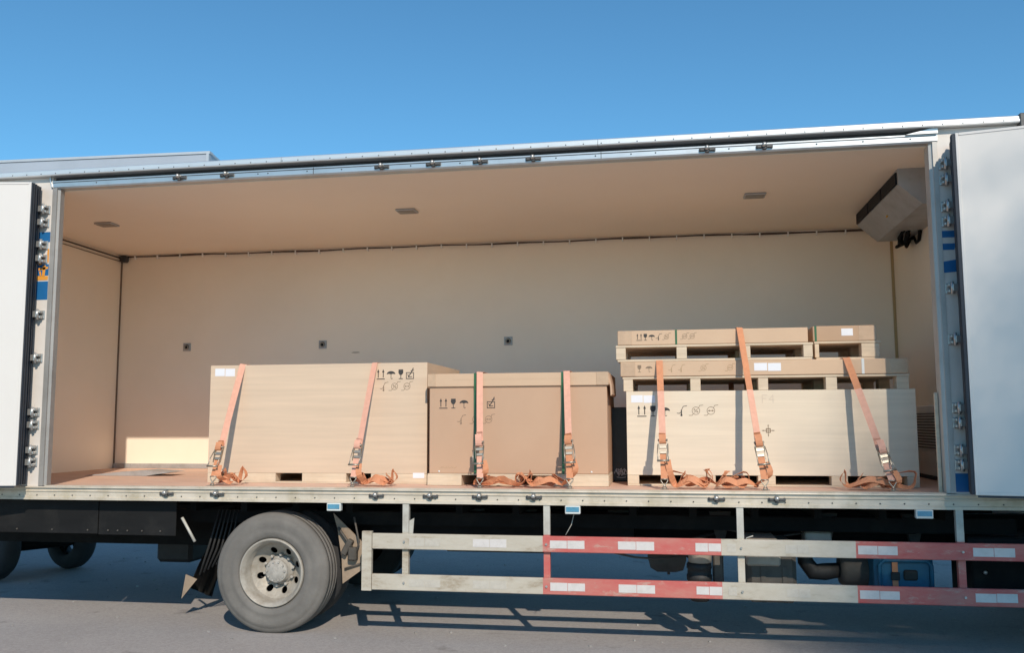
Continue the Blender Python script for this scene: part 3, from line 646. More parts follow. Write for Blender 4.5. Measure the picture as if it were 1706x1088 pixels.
# ------------------------------------------------------------------ cargo
def stroke(mb, pts, w, y, th=.0012, closed=False):
    pts = [Vector((p[0], 0, p[1])) for p in pts]
    if closed: pts.append(pts[0])
    for a, b in zip(pts, pts[1:]):
        t = (b-a); L = t.length
        if L < 1e-6: continue
        t /= L; n = Vector((-t.z, 0, t.x))*w/2
        q = [a+n-t*w*.3, b+n+t*w*.3, b-n+t*w*.3, a-n-t*w*.3]
        mb.prism([(v.x, v.z) for v in q], y, y-th-random.random()*.0002, 'y')
def arc(cx, cz, r, a0, a1, n=16): return [(cx+r*math.cos(math.radians(a0+(a1-a0)*k/n)), cz+r*math.sin(math.radians(a0+(a1-a0)*k/n))) for k in range(n+1)]
def symbol(kind, cx, cz, s, y, parent, m='ink'):
    mb = MB(); w = s*.09
    if kind == 'arrows':
        for dx in (-.28, .28):
            stroke(mb, [(cx+dx*s, cz-.32*s), (cx+dx*s, cz+.36*s)], w, y)
            mb.prism([(cx+(dx-.13)*s, cz+.22*s), (cx+(dx+.13)*s, cz+.22*s), (cx+dx*s, cz+.55*s)], y, y-.0018, 'y')
        stroke(mb, [(cx-.42*s, cz-.5*s), (cx+.42*s, cz-.5*s)], w, y)
    elif kind == 'glass':
        mb.prism([(cx-.25*s, cz+.5*s), (cx-.27*s, cz+.15*s), (cx-.12*s, cz-.08*s), (cx+.12*s, cz-.08*s), (cx+.27*s, cz+.15*s), (cx+.25*s, cz+.5*s)], y, y-.0016, 'y')
        stroke(mb, [(cx, cz-.06*s), (cx, cz-.46*s)], w*.8, y); stroke(mb, [(cx-.2*s, cz-.49*s), (cx+.2*s, cz-.49*s)], w*.8, y)
    elif kind == 'umbrella':
        mb.prism([(cx-.48*s, cz+.0*s)]+[(cx+.48*s*math.cos(math.radians(180-180*k/10)), cz+.34*s*math.sin(math.radians(180-180*k/10))) for k in range(1, 10)]+[(cx+.48*s, cz), (cx+.24*s, cz+.06*s), (cx, cz), (cx-.24*s, cz+.06*s)], y, y-.0016, 'y')
        stroke(mb, [(cx, cz), (cx, cz-.42*s)], w*.6, y)
        stroke(mb, arc(cx+.08*s, cz-.42*s, .08*s, 180, 360, 6), w*.5, y)
    elif kind == 'hook':
        stroke(mb, [(cx-.4*s, cz-.5*s), (cx+.4*s, cz-.5*s), (cx+.4*s, cz+.15*s), (cx-.4*s, cz+.15*s)], w*.8, y, closed=True)
        stroke(mb, [(cx-.18*s, cz-.3*s), (cx+.18*s, cz+.2*s), (cx+.36*s, cz+.62*s)], w*1.1, y); stroke(mb, [(cx-.25*s, cz-.05*s), (cx-.1*s, cz-.32*s), (cx+.22*s, cz-.28*s)], w*.8, y)
        stroke(mb, [(cx+.10*s, cz+.35*s), (cx+.42*s, cz+.4*s)], w*.8, y)
    elif kind == 'thermo':
        stroke(mb, [(cx-.02*s, cz-.35*s), (cx-.02*s, cz+.05*s)], w*1.2, y); mb.prism([(p[0], p[1]) for p in arc(cx-.02*s, cz-.42*s, .10*s, 0, 330, 9)], y, y-.0016, 'y')
        stroke(mb, [(cx-.02*s, cz+.05*s), (cx+.16*s, cz+.42*s), (cx+.5*s, cz+.48*s)], w*.6, y); stroke(mb, [(cx-.03*s, cz-.1*s), (cx-.22*s, cz-.25*s), (cx-.42*s, cz-.22*s)], w*.6, y)
    elif kind in ('humidity', 'pressure'):
        stroke(mb, arc(cx, cz, .36*s, 0, 360, 20), w*.5, y)
        if kind == 'pressure':
            stroke(mb, [(cx-.24*s, cz), (cx+.24*s, cz)], w*.6, y)
            for q in (-1, 1): mb.prism([(cx+q*.28*s, cz), (cx+q*.12*s, cz+.10*s), (cx+q*.12*s, cz-.10*s)], y, y-.0016, 'y')
        else:
            stroke(mb, [(cx-.14*s, cz-.16*s), (cx+.14*s, cz+.16*s)], w*.6, y)
            for q in (-1, 1): stroke(mb, arc(cx+q*.13*s, cz-q*.10*s, .06*s, 0, 360, 8), w*.5, y)
        stroke(mb, [(cx+.26*s, cz+.28*s), (cx+.36*s, cz+.50*s), (cx+.68*s, cz+.54*s)], w*.5, y); stroke(mb, [(cx-.26*s, cz-.28*s), (cx-.36*s, cz-.44*s), (cx-.66*s, cz-.44*s)], w*.5, y)
    elif kind == 'cross':
        stroke(mb, [(cx-.5*s, cz), (cx+.5*s, cz)], w*.5, y); stroke(mb, [(cx, cz-.5*s), (cx, cz+.5*s)], w*.5, y)
        stroke(mb, [(cx-.16*s, cz-.16*s), (cx+.16*s, cz-.16*s), (cx+.16*s, cz+.16*s), (cx-.16*s, cz+.16*s)], w*.8, y, closed=True)
        for q in (-1, 1):
            mb.prism([(cx+q*.5*s, cz), (cx+q*.36*s, cz+.06*s), (cx+q*.36*s, cz-.06*s)], y, y-.0018, 'y'); mb.prism([(cx, cz+q*.5*s), (cx+.06*s, cz+q*.36*s), (cx-.06*s, cz+q*.36*s)], y, y-.0018, 'y')
    return mb.build('printed_symbol', m, parent)
def label(parent, x0, x1, z0, z1, y, split=True):
    if split:
        m_ = (x0+x1)/2
        MB().box(x0, m_-.003, y-.0012, y-.0002, z0, z1).build('paper_label', 'paper', parent)
        MB().box(m_+.003, x1, y-.0012, y-.0002, z0-.003, z1-.002).build('paper_label', 'paper', parent)
    else: MB().box(x0, x1, y-.0012, y-.0002, z0, z1).build('paper_label', 'paper', parent)

YC = .512
def crate(name, label_, x0, x1, z1, depth, gaps, m, base=.078):
    t = thing(name, label_, 'crate', ((x0+x1)/2, YC+depth/2, 0))
    y1 = YC+depth
    MB().box(x0, x1, YC, YC+.014, base, z1, .0015).build('front_panel', m, t)
    MB().box(x0, x1, y1-.014, y1, base, z1-.001).build('back_panel', m, t)
    MB().box(x0+.0005, x0+.014, YC+.0145, y1-.0145, base+.001, z1-.0015).build('side_panel', m, t)
    MB().box(x1-.014, x1-.0005, YC+.0145, y1-.0145, base+.001, z1-.0015).build('side_panel', m, t)
    MB().box(x0+.0145, x1-.0145, YC+.0145, y1-.0145, z1-.016, z1-.002).build('lid_panel', m, t)
    MB().box(x0+.01, x1-.01, YC+.016, y1-.016, base+.0015, base+.018).build('base_deck', m, t)
    # skid blocks between the fork gaps
    edges = [x0]
    for a, b in gaps: edges += [a, b]
    edges.append(x1)
    for i in range(0, len(edges), 2):
        for ya, yb in ((YC-.002, YC+.10), (y1-.10, y1)):
            MB().box(edges[i], edges[i+1], ya, yb, .0115, base-.001, .002).build('skid_block', 'pine' if m != 'ply2' else 'pine', t)
    MB().box(x0+.001, x1-.001, YC-.001, y1, .001, .011, .001).build('bottom_board', 'pine', t)
    return t
c1 = crate('wooden_crate', 'large plain plywood crate on the left with white label top left', 1.045, 2.843, .930, 1.10, [(1.14, 1.24), (1.62, 1.84), (2.20, 2.40)], 'ply')
label(c1, 1.085, 1.255, .845, .905, YC)
for k, x in (('arrows', 2.470), ('umbrella', 2.553), ('glass', 2.632), ('hook', 2.705)): symbol(k, x, .842, .072, YC, c1)
for k, x in (('thermo', 2.495), ('humidity', 2.582), ('pressure', 2.682)): symbol(k, x, .747, .070, YC, c1, 'ink_mid')
label(c1, 2.735, 2.825, .045, .085, YC-.002, False)
# cardboard carton with lid, on its own pallet
YF = .375; KF = (YF+6.2263)/(YC+6.2263)
def KX(x): return 4.6533+(x-4.6533)*KF
def KZ(z): return max(.0885, .4771+(z-.4771)*KF)
cp = thing('wooden_pallet', 'low pine pallet under the tall brown lidded carton', 'pallet', (3.53, YF+.45, 0), 'pallets under cartons')
for a, b in ((KX(2.848), KX(3.115)), (KX(3.335), KX(3.555)), (KX(3.815), KX(4.225))):
    MB().box(a, b, YF-.004, YF+.88, .0015, .078, .002).build('skid_block', 'pine', cp)
MB().box(KX(2.850), KX(4.222), YF-.002, YF+.88, .0785, .088, .001).build('deck_board', 'pine', cp)
ct = thing('cardboard_carton', 'tall brown cardboard carton with overhanging lid and green bands', 'carton', (3.53, YF+.45, .089))
MB().box(KX(2.862), KX(4.222), YF, YF+.88, .089, KZ(.80), .004).build('carton_body', 'card', ct)
lid = MB().box(KX(2.853), KX(4.236), YF-.016, YF+.9, KZ(.738), KZ(.838), .004).build('carton_lid', 'card2', ct)
MB().box(KX(3.055), KX(4.0), YF-.0172, YF-.0162, KZ(.792), KZ(.836)).build('lid_flap', 'card2', lid)
MB().box(KX(2.8515), KX(2.915), YF-.0185, YF+.05, KZ(.741), KZ(.836), .002).build('corner_tape', 'tape', lid); MB().box(KX(4.145), KX(4.2375), YF-.0185, YF+.05, KZ(.741), KZ(.836), .002).build('corner_tape', 'tape', lid)
MB().prism([(KX(a), KZ(b)) for a, b in ((4.2365, .835), (4.2575, .74), (4.262, .672), (4.249, .66), (4.246, .735), (4.2365, .76))], YF+.0, YF+.5, 'y').build('bent_flap', 'card', lid)
for x in (KX(3.225), KX(3.893)):
    MB().ribbon([(x, YF-.018, .09), (x, YF-.0185, KZ(.70)), (x, YF-.0225, KZ(.76)), (x, YF-.021, KZ(.838)), (x, YF+.01, KZ(.843)), (x, YF+.88, KZ(.843))], (1, 0, 0), .018, .001).build('green_band', 'green', ct)
for k, x in (('arrows', 2.972), ('glass', 3.050), ('umbrella', 3.133), ('hook', 3.343)): symbol(k, KX(x), KZ(.612), .070, YF, ct)
for k, x in (('thermo', 3.112), ('humidity', 3.225), ('pressure', 3.325)): symbol(k, KX(x), KZ(.49), .070, YF, ct, 'ink_mid')
tx = MB()
for k in range(11): stroke(tx, [(KX(2.945)+k*.012, .130), (KX(2.945)+.007+k*.012, .130+.010*(k % 3 != 0))], .003, YF)
tx.build('faint_print', 'ink_faint', ct)
for x in (KX(2.94), KX(4.10)): MB().lathe([(YF-.004, 0), (YF-.003, .006), (YF-.0003, .0075)], (x, 0, .105), 10).build('rivet', 'white_band', ct)
# long pale crate on the right
c3 = crate('wooden_crate', 'long pale plywood crate on the right under two cartons on pallets', 4.364, 6.386, .690, 1.75, [(4.447, 4.764), (4.995, 5.293), (5.414, 5.797), (5.907, 6.306)], 'ply2')
label(c3, 4.40, 4.575, .608, .662, YC)
for k, x, m_ in (('arrows', 4.476, 'ink'), ('glass', 4.558, 'ink'), ('umbrella', 4.645, 'ink'), ('thermo', 4.765, 'ink'), ('humidity', 4.868, 'ink_mid'), ('pressure', 4.975, 'ink_mid')): symbol(k, x, .545, .076, YC, c3, m_)
symbol('cross', 5.375, .400, .085, YC, c3, 'ink_mid')
tx = MB()
for q in ([(5.34, .60), (5.34, .655), (5.375, .655)], [(5.34, .63), (5.365, .63)], [(5.415, .60), (5.415, .655), (5.388, .622), (5.425, .622)]): stroke(tx, q, .005, YC)
tx.build('faint_print', 'ink_ghost', c3)

def flat_pallet(label_, x0, x1, z0, z1, y0, dep, blocks, bottom=True):
    """blocks: list of (x0, x1); z0..z1 overall height"""
    t = thing('wooden_pallet', label_, 'pallet', ((x0+x1)/2, y0+dep/2, z0), 'pallets under cartons')
    zb = z0+.0185 if bottom else z0+.001
    if bottom:
        for ya in (y0+.003, y0+dep*.5-.05, y0+dep-.10): MB().box(x0+.008, x1-.006, ya, ya+.10, z0+.001, z0+.018, .002).build('bottom_board', 'pine', t)
    for a, b in blocks:
        for ya in (y0, y0+dep*.5-.05, y0+dep-.10): MB().box(a, b, ya, ya+.10, zb, z1-.0165, .002).build('pallet_block', 'pine', t)
    n = 6
    for k in range(n):
        ya = y0-.004+k*(dep-.1)/(n-1); MB().box(x0-.004, x1+.004, ya, ya+.10, z1-.016, z1-.001+jit(.0004), .002).build('deck_board', 'pine', t)
    return t
pa = flat_pallet('long pine pallet lying on the pale plywood crate', 4.343, 6.350, .690, .797, YC+.004, 1.2, [(4.345, 4.414), (4.833, 4.906), (5.316, 5.385), (5.786, 5.862), (6.266, 6.348)], False)
ca = thing('cardboard_carton', 'long flat carton with two white labels above the plywood crate', 'carton', (5.33, YC+.6, .797))
MB().box(4.327, 6.345, YC-.004, YC+1.2, .799, .908, .004).build('carton_body', 'card2', ca)
for a, b in ((4.3255, 4.435), (6.225, 6.3465)): MB().box(a, b, YC-.0056, YC+.06, .802, .906, .002).build('corner_tape', 'tape', ca)
label(ca, 5.290, 5.478, .832, .888, YC-.004)
for k, x in (('glass', 4.465), ('umbrella', 4.535)): symbol(k, x, .858, .052, YC-.004, ca, 'ink_mid')
for k, x in (('thermo', 4.70), ('thermo', 4.77), ('humidity', 4.93), ('pressure', 5.12)): symbol(k, x, .858, .055, YC-.004, ca, 'ink_faint')
MB().box(6.033, 6.051, YC-.0062, YC-.0042, .80, .909).build('white_band', 'white_band', ca)
YB = YC+.006
pb = flat_pallet('middle-sized pine pallet stacked on the long flat carton', 4.296, 5.705, .909, 1.033, YB, 1.0, [(4.294, 4.365), (4.739, 4.813), (5.196, 5.268), (5.64, 5.704)])
cb_ = thing('cardboard_carton', 'uppermost flat carton with printed symbols and one green band', 'carton', (4.99, YB+.5, 1.033))
MB().box(4.309, 5.675, YB, YB+1.0, 1.034, 1.142, .004).build('carton_body', 'card2', cb_)
MB().box(4.3078, 4.415, YB-.0014, YB+.06, 1.037, 1.140, .002).build('corner_tape', 'tape', cb_)
for k, x, m_ in (('arrows', 4.468, 'ink'), ('glass', 4.513, 'ink'), ('umbrella', 4.56, 'ink'), ('thermo', 4.61, 'ink'), ('humidity', 4.668, 'ink_mid'), ('pressure', 4.80, 'ink_mid'), ('pressure', 4.855, 'ink_mid')): symbol(k, x, 1.094, .048, YB, cb_, m_)
MB().ribbon([(4.738, YB-.002, 1.034), (4.738, YB-.002, 1.142), (4.738, YB+.01, 1.1445), (4.738, YB+.99, 1.1445)], (1, 0, 0), .014, .001).build('green_band', 'green', cb_)
YD = YB+.10
pd = flat_pallet('short pine pallet beside the upper carton, set further back', 5.735, 6.19, .909, 1.045, YD, .9, [(5.735, 5.765), (6.06, 6.185)])
cd = thing('cardboard_carton', 'short brown carton with small white label, top right of the stack', 'carton', (5.96, YD+.45, 1.045))
MB().box(5.725, 6.165, YD, YD+.9, 1.0455, 1.158, .004).build('carton_body', 'card3', cd)
MB().box(6.045, 6.1665, YD-.0015, YD+.06, 1.048, 1.156, .002).build('corner_tape', 'tape', cd)
label(cd, 5.925, 6.005, 1.085, 1.137, YD, False)
MB().box(5.737, 5.752, YD-.002, YD-.0004, 1.046, 1.159).build('green_band', 'green', cd)
# dark wrapped load with a chalk scribble, made tall to paint the gap's shade
bk = thing('wrapped_load', 'black film wrapped load with white scribble, raised to stand in for shade between boxes', 'parcel', (4.29, 1.25, 0))
MB().box(4.20, 4.40, .95, 1.5, .001, .58, .006).build('wrapped_body', 'black_film', bk)
sc = MB(); ptsc = []
for k in range(36):
    u = k/35; ptsc.append((4.250+.095*u+.016*math.cos(k*1.1), .075+.022*math.sin(k*1.7)+.008*math.sin(k*.5)))
stroke(sc, ptsc, .004, .9495); stroke(sc, [(4.262, .035), (4.30, .03), (4.332, .036)], .004, .9495)
sc.build('scribble', 'chalk', bk)
# loose sheet lying on the bare floor at the left, and a strip standing in for the jamb's tan reveal
sh = MB(); sh.prism([(-.55, .0015), (.05, .0015), (.30, .035), (.02, .05), (-.35, .022)], 1.25, 1.5, 'y')
tag(sh.build('folded_sheet', 'grey_metal', origin=(-.1, 1.38, 0)), 'crumpled grey sheet lying on the empty floor at the left end', 'sheet')
wb = MB().box(6.390, 6.412, .080, .100, .0015, .65, .002).build('jamb_reveal_strip', 'pine', origin=(6.40, .125, 0)); tag(wb, 'narrow pale strip added for the tan lower reveal of the right door jamb', 'board')

# ------------------------------------------------------------------ ratchet straps
def ratchet_strap(label_, tx, ztop, yf, hx, rz, m1, m2, yback, extra=None, pile=None, twist=0., low=None, big=1.):
    """webbing over the load at tx, down to a hook on the floor at hx; rz = height of the ratchet"""
    t = thing('ratchet_strap', label_, 'strap', (hx, .13, .006), 'ratchet straps over the cargo')
    hy = .125
    top = Vector((tx, yf-.006, ztop+.003)); bot = Vector((hx, hy, .07))
    path = list(extra or []) or [top]
    p0 = path[-1]
    def at(z): k = (p0.z-z)/(p0.z-bot.z); return p0+(bot-p0)*k
    back = [Vector((tx, yback+.01, .02)), Vector((tx, yback+.008, ztop-.02)), Vector((tx, yback-.02, ztop+.005))]
    up = back+[Vector((tx, (yback+yf)/2, ztop+.006)), Vector((tx, yf+.02, ztop+.005))]+[Vector(p) for p in path]
    down = []
    for k in range(1, 9):
        z = p0.z+(rz+.035-p0.z)*k/8; q = at(z)
        down.append(q+Vector((0, -.012*math.sin(k/8*math.pi)*.4, 0)))
    wd = Vector((1, twist, 0))
    if low:
        kk = max(i for i, q in enumerate(down) if q.z > low)
        MB().ribbon(up+down[:kk+1]+[at(low)], wd, .047).build('webbing', m1, t)
        MB().ribbon([at(low-.0005)]+down[kk+1:], wd, .047).build('webbing', 'strap_pink', t)
    else: MB().ribbon(up+down, wd, .047).build('webbing', m1, t)
    # ratchet: two side plates, spindle, handle
    a = at(rz+.045); b = at(rz-.055); ax = (b-a).normalized(); nrm = Vector((0, ax.z, -ax.y)).normalized()
    if nrm.y > 0: nrm = -nrm
    wx = ax.cross(nrm)
    mt = Matrix((( wx.x, nrm.x, ax.x, a.x), (wx.y, nrm.y, ax.y, a.y), (wx.z, nrm.z, ax.z, a.z), (0, 0, 0, 1)))
    rt = MB()
    for s in (-1, 1):
        rt.prism([(.004, -.012), (.030, -.006), (.036, .03), (.022, .075), (.016, .118), (.002, .118)], s*.0285-.0014, s*.0285+.0014, 'x', mt)
    rt.box(-.027, .027, .010, .020, .040, .062, .002, mt); rt.box(-.024, .024, .006, .012, .078, .098, .002, mt)
    ra = rt.build('ratchet', 'zinc', t)
    hb = MB()
    def W_(p): return mt @ Vector(p)
    sw = jit(.008)
    hb.tube([W_((-.034, .022, .03)), W_((-.037+sw, .040, .10)), W_((-.035+sw, .050, .165))], .0035, 6); hb.tube([W_((.034, .022, .03)), W_((.037+sw, .040, .10)), W_((.035+sw, .050, .165))], .0035, 6)
    hb.tube([W_((-.042+sw, .050, .165)), W_((.042+sw, .050, .165))], .007, 8)
    hb.tube([W_((-.034, .02, .0)), W_((.034, .02, .0))], .008, 8)
    hb.build('ratchet_handle', 'zinc', ra)
    # spare turns of webbing bulging over the spindle
    lp = []
    for k in range(13):
        th = math.radians(-30+k*24); lp.append(W_((.002+jit(.002), .026+.022*big*math.cos(th), -.012-.03*(big-1)+.042*big*math.sin(th))))
    MB().ribbon(lp, wx, .046).build('webbing_turns', m2, t)
    MB().ribbon([W_((0, .004, .09)), at(rz-.11), at(.075)], wx, .046).build('lower_webbing', m2, t)
    # double claw hook on the floor rail
    hk = MB()
    for s in (-1, 1):
        hk.tube([(hx+s*.023, hy, .072), (hx+s*.022, hy-.004, .060), (hx+s*.004, hy-.012, .034), (hx-s*.014, hy-.014, .016), (hx-s*.012, hy-.020, .0125), (hx+s*.002, hy-.024, .0115)], .0042, 6)
    hk.tube([(hx-.025, hy, .073), (hx+.025, hy, .073)], .0045, 6); hk.box(hx-.028, hx+.028, hy-.05, hy+.0, .0065, .010, .001)
    hk.build('hook', 'zinc', t)
    # loose tail heaped on the floor
    if pile:
        x0, x1, n, hgt = pile
        pts = [at(rz-.08)+Vector((.028, -.01, 0)), at(rz-.16)+Vector((.04, .0, 0)), Vector((hx+(.07 if x0 > hx-.05 else -.05), .20, .035))]; wds = [Vector((1, .2, 0)), Vector((1, .3, 0)), Vector((.8, .6, .1))]
        rnd = random.Random(int(hx*1000))
        xa, xb = (x0, x1) if abs(hx-x0) < abs(hx-x1) else (x1, x0)
        for k in range(n):
            # one fold: a flat run along the floor, then a bulging return loop
            f0, f1 = sorted((rnd.uniform(0, .45), rnd.uniform(.55, 1)))
            p, q = xa+(xb-xa)*f0, xa+(xb-xa)*f1
            if k % 2: p, q = q, p
            yb = .20+.05*(k % 3)+rnd.uniform(-.015, .015); hh = hgt*rnd.uniform(.6, 1.05); sg = 1 if q > p else -1
            tw = rnd.choice((-1, 1))
            pts += [Vector((p, yb, .026+.010*k/n)), Vector((p+(q-p)*.33, yb-.02, .030+hh*.45)), Vector((p+(q-p)*.66, yb-.025, .026+hh*.25)), Vector((q-.01*sg, yb, .024)),
                    Vector((q+.030*sg, yb+.01, .022+hh*.5)), Vector((q-.005*sg, yb+.02, .026+hh))]
            wds += [Vector((0, 1, .15)), Vector((.1, .5, .85*tw)), Vector((0, .35, .9*tw)), Vector((0, .9, .4*tw)), Vector((0, 1, .1)), Vector((0, .95, -.3*tw))]
        pts.append(Vector((xb, .22, .03))); wds.append(Vector((0, 1, .3)))
        # resample smoothly (Catmull-Rom)
        P2, W2 = [], []
        for i in range(len(pts)-1):
            p_, q_, r1, s1 = pts[max(i-1, 0)], pts[i], pts[i+1], pts[min(i+2, len(pts)-1)]
            for k in range(4):
                u = k/4
                P2.append(.5*((2*q_)+(r1-p_)*u+(2*p_-5*q_+4*r1-s1)*u*u+(3*q_-p_-3*r1+s1)*u**3)); W2.append(wds[i].lerp(wds[i+1], u))
        for p, w_ in zip(P2, W2): p.z = max(p.z, .010+.021*abs(w_.normalized().z))
        MB().ribbon(P2, W2, .042, .002).build('loose_webbing', 'strap', t)
    return t
BK = YC+1.10
ratchet_strap('faded strap leaning left over the left end of the big plywood crate', 1.323, .930, YC, 1.30, .235, 'strap_pink', 'strap', BK, pile=(1.28, 1.46, 3, .10), twist=.9)
ratchet_strap('faded strap beside the printed symbols on the big plywood crate', 2.423, .930, YC, 2.395, .25, 'strap_pink', 'strap_pink', BK, pile=(2.40, 2.66, 3, .085), twist=-.2)
ratchet_strap('pink strap through the printed symbols on the tall brown carton', KX(3.262), KZ(.843), YF-.02, 3.338, .275, 'strap_pink', 'strap_pink', YF+.9, pile=(3.25, 3.72, 5, .085), twist=.5, big=1.35)
ratchet_strap('pink strap with orange lower end, right side of the tall brown carton', KX(3.925), KZ(.843), YF-.02, 3.979, .285, 'strap_pink', 'strap', YF+.9, pile=(3.64, 3.97, 3, .10))
ratchet_strap('orange strap over the labelled end of the pale crate', 4.612, .912, YC-.004, 4.631, .285, 'strap', 'strap', YC+1.2, pile=(4.68, 5.00, 4, .105), low=.69)
ratchet_strap('orange strap running over the uppermost carton and down the pale crate', 5.195, 1.146, YB, 5.30, .27, 'strap', 'strap', YB+1.0, pile=(4.98, 5.27, 4, .10), twist=.35, low=.69, big=1.3)
ratchet_strap('slanting orange strap at the right end of the pale crate', 5.93, .912, YC-.004, 6.116, .225, 'strap', 'strap_pink', YC+1.2, pile=(5.84, 6.30, 4, .105), twist=-.25, low=.69, big=1.4)

# ------------------------------------------------------------------ beyond and around
Wb = thing('warehouse', 'pale grey metal clad warehouse behind the truck at the left', 'building', (-20, 35, G))
A = Vector((-12.917, 26.0, 0)); du = Vector((-1, -.0418, 0)).normalized(); dv = Vector((-.172, .985, 0)).normalized()
zt = 11.15
def wall_piece(mb, p, q, z0, z1, th):
    n = Vector(((q-p).y, -(q-p).x, 0)).normalized()*th
    vs = [mb.bm.verts.new((v.x, v.y, z)) for z in (z0, z1) for v in (p, q, q+n, p+n)]
    for f in ((0, 1, 2, 3), (4, 5, 6, 7), (0, 1, 5, 4), (1, 2, 6, 5), (2, 3, 7, 6), (3, 0, 4, 7)): mb.bm.faces.new([vs[i] for i in f])
    bmesh.ops.recalc_face_normals(mb.bm, faces=mb.bm.faces)
wm = MB()
Bq = A+du*60; Cq = A+dv*40; Dq = Bq+dv*40
vs0 = [wm.bm.verts.new((v.x, v.y, G)) for v in (A, Cq, Dq, Bq)]; vs1 = [wm.bm.verts.new((v.x, v.y, zt-.06)) for v in (A, Cq, Dq, Bq)]
for i in range(4): wm.bm.faces.new((vs0[i], vs0[(i+1) % 4], vs1[(i+1) % 4], vs1[i]))
wm.bm.faces.new(vs1); bmesh.ops.recalc_face_normals(wm.bm, faces=wm.bm.faces)
wm.build('wall', 'cladding', Wb)
# cladding planks with recessed joints in the height the photograph shows
outn = Vector((du.y, -du.x, 0));
if outn.y > 0: outn = -outn
for k in range(14):
    z0 = zt-.11-.55*(k+1)
    for j in range(5):
        m_ = MB(); a = A+du*(.12+12*j)+outn*.06; b = A+du*(12*j+12.2)+outn*.06
        vs = [m_.bm.verts.new(p) for p in ((a.x, a.y, z0), (b.x, b.y, z0), (b.x, b.y, z0+.52), (a.x, a.y, z0+.52))]
        vb = [m_.bm.verts.new((v.co.x-outn.x*.058, v.co.y-outn.y*.058, v.co.z)) for v in vs]
        m_.bm.faces.new(vs); m_.bm.faces.new(vb[::-1])
        for i in range(4): m_.bm.faces.new((vs[i], vb[i], vb[(i+1) % 4], vs[(i+1) % 4]))
        bmesh.ops.recalc_face_normals(m_.bm, faces=m_.bm.faces)
        m_.build('cladding_panel', 'cladding', Wb)
fm = MB()
wall_piece(fm, A-du*.02+outn*.07, Bq+outn*.07, zt-.10, zt, .28); fm.build('roof_flashing', 'flashing', Wb)
fm = MB(); wall_piece(fm, A-du*.02+dv*.30, Cq-du*.02, zt-.10, zt-.002, -.2); fm.build('roof_flashing', 'flashing', Wb)
fm = MB(); wall_piece(fm, A+du*.10+outn*.065, A-du*.01+outn*.065, G, zt-.105, .06); fm.build('corner_flashing', 'flashing', Wb)

# two-wheeled trolley standing behind the truck, its wheels seen under the rear overhang
tr_ = thing('trolley', 'dark two-wheeled trolley half hidden behind the rear of the truck', 'trolley', (-1.95, 2.1, G))
def trolley_wheel(cx, cy_, r):
    rot = Matrix.Translation((cx, cy_, G+r)) @ Matrix.Rotation(math.radians(-18), 4, 'Z') @ Matrix.Translation((-cx, -cy_, -G-r))
    w = MB().lathe([(cy_-.09, r*.55), (cy_-.10, r*.7), (cy_-.085, r*.93), (cy_-.05, r), (cy_+.05, r), (cy_+.085, r*.93), (cy_+.10, r*.7), (cy_+.09, r*.55)], (cx, 0, G+r), 36, closed=True)
    for v in w.bm.verts: v.co = rot @ v.co
    o = w.build('wheel', 'tyre_dark', tr_)
    sp = MB()
    sp.lathe([(cy_-.03, r*.56), (cy_+.03, r*.56), (cy_+.03, r*.50), (cy_-.03, r*.50)], (cx, 0, G+r), 28, closed=True)
    sp.lathe([(cy_-.08, 0), (cy_-.08, .05), (cy_+.08, .05), (cy_+.08, 0)], (cx, 0, G+r), 14)
    for k in range(5):
        t = 2*math.pi*k/5+.3; sp.tube([(cx+.03*math.cos(t), cy_, G+r+.03*math.sin(t)), (cx+r*.53*math.cos(t), cy_, G+r+r*.53*math.sin(t))], .016, 6)
    for v in sp.bm.verts: v.co = rot @ v.co
    sp.build('rim', 'chassis', o)
trolley_wheel(-1.82, 1.72, .33); trolley_wheel(-1.55, 2.52, .31)
MB().tube([(-1.82, 1.72, G+.30), (-1.55, 2.52, G+.28)], .05, 8).build('axle', 'chassis', tr_)
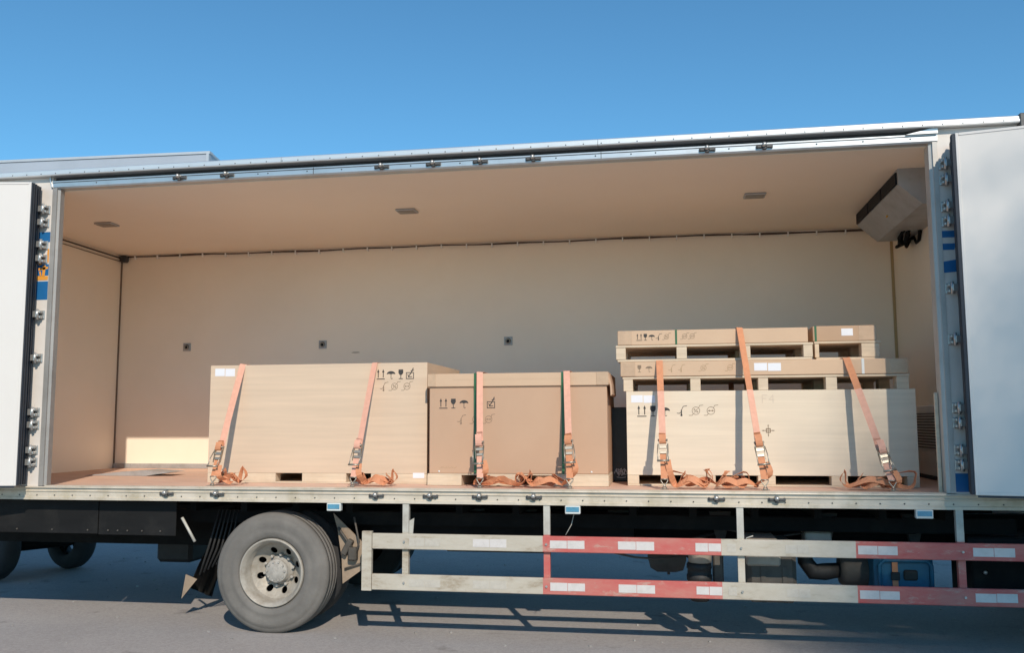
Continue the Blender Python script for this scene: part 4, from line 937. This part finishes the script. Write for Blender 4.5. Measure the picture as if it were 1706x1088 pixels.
MB().box(-3.6, -1.35, 1.62, 2.62, -.34, -.28, .01).build('deck', 'skirt', tr_)
MB().tube([(-1.7, 2.1, -.70), (-1.7, 2.1, -.34)], .04, 8).build('axle_post', 'chassis', tr_)

# unseen tree added outside the frame, its crown shaped to shade the right door and ground
def tree(x, y, zc, rx, rz, seed, label_, nl):
    rnd = random.Random(seed); h = zc+rz-G
    t = thing('added_shade_tree', label_, 'tree', (x, y, G))
    tk = MB(); tk.tube([(x, y, G-.1), (x+.1, y, G+h*.3), (x-.05, y+.1, G+h*.6), (x, y, G+h*.9)], [.24, .19, .13, .03], 10)
    for k in range(9):
        a = rnd.uniform(0, 6.28); z = zc-rz*.9+rnd.uniform(0, rz)
        tk.tube([(x, y, z), (x+.35*rx*math.cos(a), y+.35*rx*math.sin(a), z+.5), (x+rx*.75*math.cos(a), y+rx*.75*math.sin(a), z+.9)], [.08, .05, .015], 6)
    tk.build('trunk', 'bark', t)
    import numpy as np
    g_ = np.random.default_rng(seed)
    P = g_.uniform(-1, 1, (nl*5, 3)); P = P[(P**2).sum(1) < 1]
    P = P[g_.random(len(P)) < np.maximum(.16, .5-.75*P[:, 2])][:nl]
    C = P*np.array((rx, rx, rz))+g_.normal(0, 1, P.shape)*np.array((.28, .28, .25))+np.array((0, 0, zc-G))
    a = g_.normal(0, 1, C.shape); a /= np.linalg.norm(a, axis=1)[:, None]
    b = np.cross(a, g_.normal(0, 1, C.shape)); b /= np.linalg.norm(b, axis=1)[:, None]
    k = g_.uniform(.026, .042, (len(C), 1))
    V = np.stack((C-a*k, C+b*k*.5, C+a*k, C-b*k*.5), 1).reshape(-1, 3)
    me = bpy.data.meshes.new('crown'); me.from_pydata(V.tolist(), [], np.arange(len(V)).reshape(-1, 4).tolist()); me.materials.append(M['leaf'])
    o = bpy.data.objects.new('crown', me); COL.objects.link(o); o.parent = t
    return t
tree(16.9, -20.0, 15.3, 3.3, 3.0, 3, 'tall unseen tree added to shade the right door and ground', 230000)
